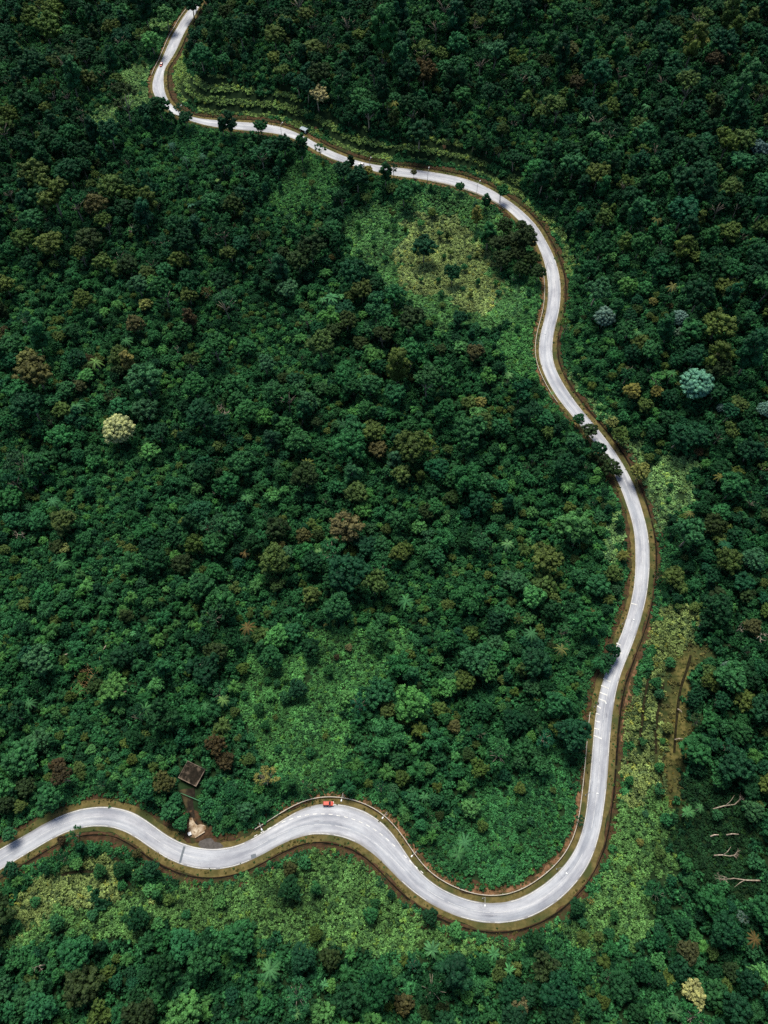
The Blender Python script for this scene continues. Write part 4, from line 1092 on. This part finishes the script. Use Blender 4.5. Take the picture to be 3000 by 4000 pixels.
BAMBOO = [((350, 2450), (480, 330)), ((1350, 1880), (420, 150)), ((480, 1930), (380, 160)), ((1800, 2300), (220, 170)), ((1500, 2900), (220, 150)), ((800, 2750), (150, 130)), ((500, 1200), (330, 150)), ((760, 640), (170, 210)), ((2330, 1350), (110, 300)), ((560, 560), (130, 130)), ((1000, 1330), (260, 130)), ((2160, 2050), (190, 260)), ((1700, 1500), (250, 150)), ((250, 1130), (200, 130)), ((2250, 3700), (300, 120)), ((1300, 3720), (900, 70))]
cand_n = 90000
CX = rng.uniform(-430, 430, cand_n); CY = rng.uniform(-75, 830, cand_n)
CH = land(CX, CY); CE = edge_at(CX, CY); CSIDE = bil(SIDE, CX, CY)
bx, by, bd = project(np.c_[CX, CY, CH]); tx, ty, _ = project(np.c_[CX, CY, CH + 12])
ok = (bd > 0) & (tx > -330) & (tx < 3330) & (ty > -420) & (ty < 4450) & (CE > 7.5)
zb, zt = zone_soft(bx, by), zone_soft(tx, ty)
yard = [(690,2985),(800,2985),(800,3080),(770,3090),(790,3200),(830,3235),(860,3310),(770,3310),(715,3285),(735,3180),(690,3100)]
yard_big = [(700,2965),(805,2985),(805,3080),(785,3150),(830,3240),(860,3310),(770,3310),(725,3290),(735,3180),(705,3100)]
yard_b, yard_t = in_poly(bx, by, yard_big), in_poly(tx, ty, yard_big)
fill = []
hard_terr = (zone_of(bx, by) == names.index('terraces')) | (zone_of(*project(np.c_[CX, CY, CH + 6])[:2]) == names.index('terraces'))
for i in np.nonzero(ok)[0]:
    x, y = CX[i], CY[i]; px, py = tx[i], ty[i]
    if yard_b[i] or yard_t[i]: continue
    inz = zb[i] >= 0 or zt[i] >= 0
    small = False
    glade = (not inz) and vnoise(px, py, 130, 33) * .65 + vnoise(px, py, 48, 34) * .35 > .60 and px < 2500
    if inz:
        if rnd.random() > .06 or zb[i] == names.index('dry bank'): continue
        small = True
    r = rnd.choice((1.9, 2.3, 2.8, 3.4, 4.0, 4.8, 5.6, 6.6, 7.8, 9.2)) * (1.0 + .12 * (py > 3300))
    if glade: r = rnd.uniform(1.4, 2.6)
    if small: r = rnd.uniform(1.6, 3.0)
    if CE[i] < 16: r = min(r, rnd.uniform(1.7, 3.6))
    if CE[i] < 6.5 + r * .7: continue
    if not free(x, y, r, .60 if not small else .8): continue
    top = 2.25
    kind = None
    for (c, s) in BAMBOO:
        if ((px - c[0]) / s[0]) ** 2 + ((py - c[1]) / s[1]) ** 2 < 1 and rnd.random() < .72: kind = 'plume'
    hillside = py < 950 or px > 2450
    if kind is None:
        u = rnd.random()
        if py < 950: kind = 'column' if u < .34 else 'lobed' if u < .62 else 'dome' if u < .86 else 'open'
        else: kind = 'dome' if u < .48 else 'lobed' if u < .72 else 'plume' if u < .88 else 'open' if u < .95 else 'column'
    if inz and zb[i] >= 0 and names[zb[i]] == 'terraces' or hard_terr[i]: continue
    if kind == 'plume': r = min(r, rnd.uniform(2.2, 4.6))
    si = rnd.randrange(len(SHAPES[kind])); top = SHAPES[kind][si][3]
    lap = CSIDE[i] < 0 and ((2150 < px < 2440 and 1560 < py < 1930) or (2330 < px < 2440 and 2520 < py < 2640) or (980 < px < 1230 and 470 < py < 560))
    if covers_road(x, y, CH[i], r, top, -2.6 if lap else 1.8): continue
    u = rnd.random()
    grove = vnoise(px, py, 230, 31)
    dim = 1.0
    if hillside: code = 'd' if u < .42 else 'b' if u < .62 else 'g' if u < .82 else 'k' if u < .87 else 'o' if u < .996 else 'q'  # more dark greens at top and right: light falloff put into the tints
    else: code = ('g' if grove > .45 else 'd') if u < .62 else 'b' if u < .74 else 't' if u < .79 else 'o' if u < .88 else 'k' if u < .94 else 'l' if u < .996 else 'q'
    if inz and code in 'kqrdb': code = rnd.choice('gglto')
    if glade and rnd.random() < .55: kind, si = 'plume', rnd.randrange(4)
    if glade: code = 'g' if u < .5 else 'l' if u < .86 else 'o'
    elif kind == 'plume': code = 'g' if u < .62 else 'l' if u < .90 else 'o'
    put(x, y, r)
    fill.append([float(px), float(py), code, kind, si, r * (1.0 if kind != 'column' else .95), 0, float(x), float(y), float(CH[i]) - .1, dim])
def jit(c, amt=.22):
    b = 1 + rnd.uniform(-amt, amt); return (c[0] * b * (1 + rnd.uniform(-.12, .15)), c[1] * b, c[2] * b * (1 + rnd.uniform(-.15, .15)))

# ---- individuals: the traced trees and the largest of the filled ones, at most 300
def app(t):
    _, _, d = project([[t[7], t[8], t[9] + 8]])
    return t[5] / d[0]
def in_frame(t): return -10 < t[0] < 3010 and -10 < t[1] < 4010
hand_trees = sorted([t for t in hand_trees], key=app, reverse=True)
traced, rest = hand_trees[:300], hand_trees[300:]
if len(traced) < 300:
    big = sorted([t for t in fill if in_frame(t)], key=app, reverse=True)[:300 - len(traced)]
    ids = {id(t) for t in big}
    traced += big
    fill = [t for t in fill if id(t) not in ids]
fill += rest

LANDMARKS = [((464,1681),'the pale golden tree'), ((2717,1506),'the pale blue tree'), ((1282,3139),'the red car'), ((750,3020),'the flat roofed hut'), ((1412,646),'the white car'), ((627,255),'the white and red car'),
 ((1187,518),'the roadside shelter'), ((1241,368),'the golden tree over the terraces'), ((2452,1464),'the bleached bare tree'), ((965,2452),'the orange palm'), ((1353,2066),'the big tan brown crown'), ((862,1610),'the bare pinkish tree'),
 ((1768,1066),'the clearing\'s round dark tree'), ((2838,3145),'the uppermost fallen tree'), ((330,2650),'the dry brown vines'), ((2345,2700),'the painted shoulder bars'), ((770,3240),'the pale forecourt'), ((2945,3670),'the orange palm near the right edge'),
 ((60,60),'the upper left corner'), ((2940,60),'the upper right corner'), ((60,3940),'the lower left corner'), ((2940,3940),'the lower right corner'), ((1900,3490),'the guard rail\'s lowest point'), ((750,40),'the road\'s far end'), ((60,3330),'the road\'s left end'),
 ((640,420),'the hairpin'), ((2150,1370),'the S bend\'s waist'), ((2620,2800),'the dry brown bank'), ((1500,3960),'the bottom edge\'s middle'), ((1500,30),'the top edge\'s middle'), ((20,2000),'the left edge\'s middle'), ((2980,2000),'the right edge\'s middle'),
 ((1200,2850),'the central clearing'), ((1850,1000),'the yellow clearing'), ((2510,2150),'the straight road'), ((1500,1950),'the photo\'s centre'), ((350,3380),'the yellow slope'), ((520,480),'the hairpin\'s lime patch'), ((2440,1700),'the lime green hill foot')]
ORD = ['', 'second', 'third', 'fourth', 'fifth', 'sixth', 'seventh', 'eighth', 'ninth', 'tenth', 'eleventh', 'twelfth']
def place_words(items):
    """items: (px, py, look). Labels that single each out: its look and which one it is on that side of the closest landmark"""
    groups = {}
    for n, (px, py, look) in enumerate(items):
        best = min(LANDMARKS, key=lambda l: (l[0][0] - px) ** 2 + (l[0][1] - py) ** 2 + (1e9 if (l[0][0] - px) ** 2 + (l[0][1] - py) ** 2 < 20 ** 2 else 0))
        dx, dy = px - best[0][0], py - best[0][1]
        a = int(round(math.atan2(-dy, dx) / (math.pi / 4))) % 8
        way = ['to the right of', 'up and right of', 'straight above', 'up and left of', 'to the left of', 'down and left of', 'straight below', 'down and right of'][a]
        groups.setdefault((look, way, best[1]), []).append((dx * dx + dy * dy, n))
    out = [None] * len(items)
    for (look, way, lm), v in groups.items():
        for k_, (_, n) in enumerate(sorted(v)):
            out[n] = f'{look} {way} {lm}' if len(v) == 1 else (f'{look}, first {way} {lm}' if k_ == 0 else f'{look}, {ORD[k_]} {way} {lm}')
    return out
SPECIAL = {(464,1681): 'pale golden tree with a dense round crown standing alone in green forest', (2717,1506): 'pale blue tree with a big knobbly crown in the dark forest', (1241,368): 'pale golden tree standing above the upper road terraces',
           (1353,2066): 'big tan brown domed crown in the middle of the forest', (1657,964): None, (2849,2614): 'pale silvery blue crown right of the dry brown bank, among dark trees'}
def size_word(t):
    w = t[5] * FPX / project([[t[7], t[8], t[9] + 8]])[2][0]
    return 'large ' if w > 58 else 'small ' if w < 27 else ''
items = [(t[0], t[1], f'{size_word(t)}{WORDS_[t[2]]} {FORM[t[3]]} tree') for t in traced]
labels = place_words(items)
for n, t in enumerate(traced):
    for k_, v in SPECIAL.items():
        if v and (t[0] - k_[0]) ** 2 + (t[1] - k_[1]) ** 2 < 12 ** 2: labels[n] = v
for t, l in zip(traced, labels):
    crown, trunk, zc, top = SHAPES[t[3]][t[4]]
    root = empty('broadleaf_tree', (t[7], t[8], t[9] - .1), rnd.uniform(0, 6.28), l, 'tree', 'single trees of the forest')
    ks = 1.06 if t[2] == 'P' else .98 if t[2] == 'y' else 1.0
    root.scale = (t[5] * ks, t[5] * ks, t[5] * ks * rnd.uniform(.95, 1.1))
    c = obj('crown', crown, root); c['tint'] = [float(q) for q in jit(TINTS[t[2]], .12)]
    obj('trunk', trunk, root)

# ---- palms and banana plants
def tile(ox, oy, txt): return [(ox + float(a) / 1.659, oy + float(b) / 1.659, *c) for a, b, *c in (s.split(',') for s in txt.split())]
PL = (tile(0,0,"1110,940,b,70 1200,1030,b,60 1310,1010,b,60") + tile(1000,0,"900,670,y,70") + tile(2000,0,"940,1420,y,90 970,1130,g,70 870,690,g,60 60,390,g,60")
 + tile(0,1000,"685,220,g,60 620,690,l,90 500,980,g,90 170,1370,g,100 340,1590,g,90 820,550,g,80 1600,1570,g,80") + tile(1000,1000,"140,1340,d,80 370,960,g,90 565,1090,d,80 330,1350,y,110 1640,770,l,60")
 + tile(2000,1000,"1350,1430,y,90 1040,200,y,90 260,890,l,36 1040,760,g,70 820,500,g,60") + tile(0,2000,"400,340,g,90 1265,450,g,110 1590,265,o,80 1605,750,o,120 940,1280,g,90 1330,1260,g,60 1450,1220,l,80 190,1240,g,80")
 + tile(1000,2000,"970,580,g,110 410,255,l,60 1630,210,l,80") + tile(2000,2000,"1150,10,y,80 400,80,g,80 420,170,g,90 510,650,o,90 125,790,g,100 320,890,y,100 1385,215,t,90")
 + tile(1000,3000,"1090,190,g,70 1350,480,g,110 1310,560,g,110 90,1310,g,130 260,1590,l,70") + tile(2000,3000,"1570,1110,o,120 1060,1590,g,90 1150,280,g,80 1220,260,g,60"))
BN = (tile(0,0,"1410,1170,l,40 1240,1330,b,70") + tile(1000,1000,"490,270,g,110 440,290,g,80 550,260,g,70") + tile(2000,1000,"800,490,l,50") + tile(0,2000,"860,790,g,50")
 + tile(1000,3000,"270,830,g,70 1140,1180,g,120 1540,1200,g,110 1640,1310,g,90 1345,1190,l,50 1260,1320,l,40 440,1400,g,70") + tile(2000,3000,"1130,290,g,80 1320,800,l,60"))
PT = {'b': (.026, .085, .062), 'y': (.10, .12, .04), 'g': (.046, .155, .066), 'l': (.09, .20, .075), 'd': (.018, .07, .035), 'o': (.105, .082, .034), 't': (.016, .080, .050)}
PW = {'b': 'bluish', 'y': 'yellowish', 'g': 'green', 'l': 'light green', 'd': 'dark', 'o': 'orange-hearted', 't': 'teal green'}
def star_plants(lst, name, cat, protos, part, group, hgt):
    lab = place_words([(x, y, f'{PW[c]} {cat} with star-shaped leaves' if cat == 'palm' else f'{PW[c]} broad-leaved banana plant') for x, y, c, w in lst])
    for n, (x, y, c, w) in enumerate(lst):
        p = hit(x, y, 9.0)[0]; d = project([p])[2][0]
        r_ = float(w) / 1.659 / 2 * d / FPX * (1.1 if c not in 'oy' else .92)
        e = 11.0 if cat == 'palm' else 5.0
        if edge_at(p[0], p[1]) < 12: e = 3.5
        p = hit(x, y, e)[0]
        g_ = float(land(p[0], p[1]))
        fr, st = protos[n % len(protos)]
        top = 1.36 if cat == 'palm' else .85
        root = empty(name, (float(p[0]), float(p[1]), g_), rnd.uniform(0, 6.28), lab[n], cat, group)
        f = obj(part, fr, root); f.scale = (r_,) * 3; f.location = (0, 0, e - top * r_ * .9); f['tint'] = list(jit(PT[c], .1))
        s_ = obj('trunk' if cat == 'palm' else 'stem', st, root); s_.scale = (min(r_, 3.5), min(r_, 3.5), e / top)
star_plants(PL, 'palm_tree', 'palm', PALMS, 'fronds', 'palms scattered in the forest', 11)
star_plants(BN, 'banana_plant', 'banana plant', BANANAS, 'leaves', 'banana plants in the undergrowth', 5)

# ---- bare and fallen trees
DEADP = [branchy(900 + s, 1.0, 4, .7, .8, .06) for s in range(3)]
dead_me = []
for s, m in enumerate(DEADP):
    dead_me.append((m.mesh('branches', M_DEAD), m.mesh('branches', M_PALE)))
BARE = [((862,1615),90,0,'bare pinkish brown tree with a tall thin trunk among dark green crowns'), ((2452,1464),80,1,'bleached bare tree with a burst of white branches, near the S bend'), ((310,435),70,0,'dry reddish bare tree by the limy patch at the hairpin'),
        ((524,892),60,0,'small grey bare branches sticking out of forest below the hairpin'), ((2455,135),50,0,'small reddish bare tree in the dark forest above the upper road'), ((856,1922),80,1,'spiky pale dead crown on a dark green tree, left of the centre'),
        ((1192,1855),80,0,'brown dead branches on a dark tree near the very centre of the photo'), ((1929,1178),50,1,'dry pale shrub at the edge of the yellow clearing'), ((2900,2446),70,1,'grey bare tree above the dry brown bank, at the forest edge'),
        ((2975,2478),70,0,'tangled brown bare tree at the right edge beside the bank'), ((2750,2672),50,1,'thin white bare twigs just right of the dry brown bank'), ((145,3772),80,1,'pale dry tree with twisted branches near the lower left corner'),
        ((1040,3045),90,1,'pale silvery tree with bare twisted branches above the lay-by'), ((82,2085),60,0,'broken brown snag in the dark forest at the left edge'), ((690,1362),50,1,'pale bare twigs in the middle of the left forest'), ((2610,3680),50,0,'thin orange twigs in scrub below the lower right slope')]
for n, ((x, y), w, pale, l) in enumerate(BARE):
    hc = 9.0 if n not in (7, 10, 15) else 3.0
    p = hit(x, y, hc)[0]; d = project([p])[2][0]
    r_ = w / 2 * d / FPX / 1.35
    p = hit(x, y, hc)[0]; g_ = float(land(p[0], p[1]))
    root = empty('bare_tree', (float(p[0]), float(p[1]), g_), rnd.uniform(0, 6.28), l, 'bare tree', 'bare trees in the forest')
    b = obj('branches', dead_me[n % 3][pale], root); b.scale = (r_,) * 3; b.location = (0, 0, hc - 1.0 * r_)
    st = MB(); st.tube([(0, 0, -.3), (.1, .05, hc * .5), (.0, .0, hc - .9 * r_)], [.32, .26, .2], 7); st.build('trunk', M_PALE if pale else M_DEAD, root, smooth=True)
def fallen(pa, pb, seed, label, crownside=True, pale=True):
    P = hit([pa[0], pb[0]], [pa[1], pb[1]], 1.0)
    d = P[1] - P[0]; L_ = float(np.linalg.norm(d[:2]))
    root = empty('fallen_tree', (float(P[0, 0]), float(P[0, 1]), float(land(P[0, 0], P[0, 1])) + 1.2), math.atan2(d[1], d[0]), label, 'fallen tree', 'fallen trees in the scrub')
    m = MB(); dz = float(land(P[1, 0], P[1, 1]) - land(P[0, 0], P[0, 1]))
    m.tube([(0, 0, .1), (L_ * .5, .3, .3 + dz * .5), (L_, 0, .5 + dz)], [.30, .24, .15], 7)
    if crownside: m.tube([(L_ * .55, .2, .4 + dz * .5), (L_ * .8, 1.4, 1.5 + dz * .7), (L_ * 1.05, 3.2, 1.9 + dz)], [.16, .12, .05], 6)
    m.build('log', M_PALE if pale else M_DEAD, root, smooth=True)
    if crownside:
        b = branchy(seed, .5, 4, .85, L_ * .34, .22)
        me = b.mesh('branches', M_PALE if pale else M_DEAD)
        o = obj('branches', me, root, (L_ * .96, 0, .5 + dz)); o.rotation_euler = (0, R(62), rnd.uniform(-.5, .5))
fallen((2784,3161), (2870,3143), 41, 'uppermost fallen tree, long pale trunk with white branches in dark scrub')
fallen((2788,3342), (2850,3345), 42, 'fallen tree with a white splayed root end, below the uppermost one')
fallen((2968,3440), (2860,3431), 43, 'slender fallen trunk with one raised branch, lowest of the fallen trees', True)
fallen((2836,3262), (2883,3260), 44, 'short pale log lying level between two fallen trees', False)
fallen((2774,3268), (2805,3262), 45, 'greenish short log left of the level pale log', False, False)
fallen((2568,3518), (2597,3502), 46, 'short tan log on the green slope below the dry bank', False)
fallen((2893,2259), (2927,2234), 47, 'pale broken log in dark forest right of the straight road', False)
fallen((2705,2982), (2733,2977), 48, 'pale log at the lower edge of the dark forest beside the dry bank', False)
fallen((2635,2890), (2665,2888), 49, 'thin white log lying across the dry brown bank', False)
fallen((2646,2770), (2662,2785), 50, 'short white stick beside the farthest drain of the dry bank', False)
fallen((250,2560), (330,2540), 51, 'yellowish dry bamboo stem lying level above the dry brown vines', False, False)
fallen((390,2560), (450,2480), 52, 'thin pale stem leaning up and right above the dry brown vines', False, False)
fallen((395,2745), (500,2700), 53, 'long yellow dry stem lying below the dry brown vines', False, False)
# dry vine tangle
vm = MB(); r9 = random.Random(77)
p = hit(330, 2650, 5.0)[0]
for k_ in range(130):
    a = r9.uniform(0, 6.28); q = np.array([r9.gauss(0, 2.2), r9.gauss(0, 4.0), r9.uniform(-1.5, 1.2)]); d = np.array([r9.gauss(0, 1.3), r9.gauss(0, 1.6), r9.gauss(0, .6)])
    vm.tube([q, q + d * .5 + [0, 0, .3], q + d], [.09, .07, .04], 4, False)
v_ = empty('dry_vine', (float(p[0]), float(p[1]), float(land(p[0], p[1]))), 0, 'dry brown vines hanging over green scrub in the left forest', 'vines')
vo = vm.build('dead_stems', noise_mat('dry_vine', (.16, .10, .04), (.30, .20, .09), 1.0), v_, (0, 0, 4.5))
m = MB(); m.tube([(0, 0, -.3), (.3, .2, 2.4), (0, 0, 4.6)], [.3, .22, .15], 6); m.build('trunk', M_BARK, v_)

# ------------------------------------------------------------------ stuff: the countless rest of the forest, and the scrub
def scatter(name, protos, pos, pick, rot, scale, tint, label, category):
    hidden = bpy.data.collections.new(name + '_shapes')
    for i, me in enumerate(protos):
        o = bpy.data.objects.new(f'{name}_shape.{i:03d}', me); hidden.objects.link(o)
    me = bpy.data.meshes.new(name)
    n = len(pos)
    me.vertices.add(n); me.vertices.foreach_set('co', np.asarray(pos, np.float32).ravel())
    for an, ty, key, val in (('pick', 'INT', 'value', pick), ('rot', 'FLOAT_VECTOR', 'vector', rot), ('scl', 'FLOAT_VECTOR', 'vector', scale), ('tint', 'FLOAT_VECTOR', 'vector', tint)):
        a = me.attributes.new(an, ty, 'POINT')
        a.data.foreach_set(key, np.asarray(val, np.int32 if ty == 'INT' else np.float32).ravel())
    o = obj(name, me)
    g = bpy.data.node_groups.new(name + '_scatter', 'GeometryNodeTree')
    g.interface.new_socket('Geometry', in_out='INPUT', socket_type='NodeSocketGeometry')
    g.interface.new_socket('Geometry', in_out='OUTPUT', socket_type='NodeSocketGeometry')
    gi, go = g.nodes.new('NodeGroupInput'), g.nodes.new('NodeGroupOutput')
    ci = g.nodes.new('GeometryNodeCollectionInfo'); ci.inputs['Collection'].default_value = hidden
    ci.inputs['Separate Children'].default_value = True; ci.inputs['Reset Children'].default_value = True
    ip = g.nodes.new('GeometryNodeInstanceOnPoints'); ip.inputs['Pick Instance'].default_value = True
    def na(nm, ty):
        q = g.nodes.new('GeometryNodeInputNamedAttribute'); q.data_type = ty; q.inputs['Name'].default_value = nm
        return q.outputs['Attribute']
    g.links.new(gi.outputs[0], ip.inputs['Points']); g.links.new(ci.outputs[0], ip.inputs['Instance'])
    g.links.new(na('pick', 'INT'), ip.inputs['Instance Index'])
    g.links.new(na('rot', 'FLOAT_VECTOR'), ip.inputs['Rotation']); g.links.new(na('scl', 'FLOAT_VECTOR'), ip.inputs['Scale'])
    g.links.new(ip.outputs[0], go.inputs[0])
    md = o.modifiers.new('scatter', 'NODES'); md.node_group = g
    return tag(o, label, category, kind='stuff')

def joined(crown, trunk):
    """crown and trunk in one mesh for the scattered trees"""
    import bmesh
    me = crown.copy(); me.name = 'forest_tree'
    me.materials.append(M_BARK)
    bm = bmesh.new(); bm.from_mesh(me)
    nf = len(bm.faces)
    bm.from_mesh(trunk)
    bm.faces.ensure_lookup_table()
    for f in bm.faces[nf:]: f.material_index = 1
    bm.to_mesh(me); bm.free(); return me
flatlist, start = [], {}
for kd, v in SHAPES.items():
    start[kd] = len(flatlist)
    flatlist += [joined(c, t_) for c, t_, _, _ in v]
n = len(fill)
scatter('forest', flatlist, [(t[7], t[8], t[9]) for t in fill], [start[t[3]] + t[4] for t in fill],
        [(rnd.gauss(0, .05), rnd.gauss(0, .05), rnd.uniform(0, 6.28)) for _ in fill], [(t[5], t[5], t[5] * rnd.uniform(.85, 1.2)) for t in fill],
        [tuple(np.array(jit(TINTS[t[2]], .25)) * (t[10] if len(t) > 10 else 1)) for t in fill], 'dense dark green forest filling the valley and the hillsides', 'forest')
print("trees", len(traced), "forest", n)

# scrub: dense in the clearings and along the verges, thin under the trees
def grid_points(step, jitter):
    xs = np.arange(-420, 420, step); ys = np.arange(-70, 820, step)
    X, Y = np.meshgrid(xs, ys); X = X.ravel() + rng.uniform(-jitter, jitter, X.size); Y = Y.ravel() + rng.uniform(-jitter, jitter, Y.size)
    Z = land(X, Y); px, py, d = project(np.c_[X, Y, Z])
    k = (d > 0) & (px > -250) & (px < 3250) & (py > -330) & (py < 4350)
    return X[k], Y[k], Z[k], px[k], py[k]
X, Y, Z, px, py = grid_points(1.25, .62)
e = edge_at(X, Y); zn = zone_soft(px, py); sd = bil(SIDE, X, Y)
lim = np.where(sd > 0, np.where(py < 1000, 6.6, 5.0), 4.5) + 2.0 * (vnoise(X, Y, 4, 41) - .5) + 2.2 * (vnoise(X, Y, 16, 42) - .5)
ddn = np.full(len(X), 99.0)
kz = np.nonzero(zn >= 0)[0]
ddn[kz] = dist_poly(np.c_[X[kz], Y[kz]], drain_pts)
# keep the hut's drive open
def open_yard(a, b): return in_poly(a, b, yard)
open_ = in_poly(px, py, yard)
keep = (e > lim) & (ddn > 1.05) & ~open_ & ((zn >= 0) | (e < 17 + 8 * vnoise(X, Y, 14, 43)))
isdry = zn == names.index('dry bank')
keep &= ~isdry | (rng.random(len(X)) < .62)
keep &= vnoise(X, Y, 6, 44) > .05
keep &= bil(FACE, X, Y) < .45
sh_z, sX, sY, sZ = zn[keep], X[keep], Y[keep], Z[keep]
gn = vnoise(sX, sY, 9, 45); g2 = vnoise(sX, sY, 30, 46)
tints = np.array([list(z[2]) for z in ZONES] + [list(MIDG)])[sh_z]
tints = tints * (.62 + .75 * rng.random(len(sX)))[:, None] * (.75 + .5 * gn)[:, None]
dk = rng.random(len(sX)) < .16 + .25 * (g2 < .35)
tints[dk] *= np.array([.45, .50, .60])
yl = (rng.random(len(sX)) < .05); tints[yl] *= np.array([1.35, 1.12, .8])
ssc = rng.uniform(.75, 1.45, len(sX)) * (1 + .25 * (gn - .5))
ssc = np.where(sh_z == names.index('dry bank'), ssc * rng.choice([.35, .45, .8], len(sX)), ssc)
scatter('scrub', SHRUB, np.c_[sX, sY, sZ - .12], rng.integers(0, len(SHRUB), len(sX)), np.c_[rng.normal(0, .12, (len(sX), 2)), rng.uniform(0, 6.28, len(sX))],
        np.c_[ssc, ssc, ssc * rng.uniform(.7, 1.5, len(sX))], tints, 'low bright green scrub and creepers on the clearings and road banks', 'scrub')
X, Y, Z, px, py = grid_points(.95, .47)
e = edge_at(X, Y); sd = bil(SIDE, X, Y)
den = np.clip((e - .6) / 4.5, 0, 1) * .62 + .5 * (vnoise(X, Y, 5, 71) - .5) + .5 * (vnoise(X, Y, 17, 72) - .5)
keep = (e > .15) & (e < 6.5) & (rng.random(len(X)) < den) & ~open_yard(px, py) & ~((sd > 0) & (e > 2.8) & (e < 3.9))
X, Y, Z = X[keep], Y[keep], Z[keep]
u = rng.uniform(.22, .55, len(X)) * (1 + .5 * (vnoise(X, Y, 8, 73) - .3))
tn = np.where((rng.random(len(X)) < .62)[:, None], np.array([(.105, .105, .034)]), np.array([(.045, .115, .038)])) * (.6 + .8 * rng.random(len(X)))[:, None]
scatter('verge_weeds', SHRUB, np.c_[X, Y, Z - .02], rng.integers(0, len(SHRUB), len(X)), np.c_[rng.normal(0, .1, (len(X), 2)), rng.uniform(0, 6.28, len(X))],
        np.c_[u, u, u * rng.uniform(.5, 1.1, len(X))], tn, 'low weeds and grass tufts straggling over the road verges', 'weeds')
X, Y, Z, px, py = grid_points(2.7, 1.3)
e = edge_at(X, Y)
keep = (e > 9 + 4 * rng.random(len(X))) & (zone_soft(px, py) < 0) & ~in_poly(px, py, yard) & (rng.random(len(X)) < .96)
X, Y, Z = X[keep], Y[keep], Z[keep]
u = rng.uniform(1.5, 3.2, len(X)); u = np.where(edge_at(X, Y) < 20, np.minimum(u, 2.0), u)
tn = np.where((rng.random(len(X)) < .6)[:, None], np.array([TINTS['g']]), np.array([TINTS['d']])) * (.7 + .8 * rng.random(len(X)))[:, None]
scatter('undergrowth', SHRUB, np.c_[X, Y, Z - .2], rng.integers(0, len(SHRUB), len(X)), np.c_[rng.normal(0, .1, (len(X), 2)), rng.uniform(0, 6.28, len(X))],
        np.c_[u, u, u * rng.uniform(.9, 1.7, len(X))], tn, 'dark green undergrowth between the forest trunks', 'undergrowth')
print('scrub', len(sX), 'undergrowth', len(X))
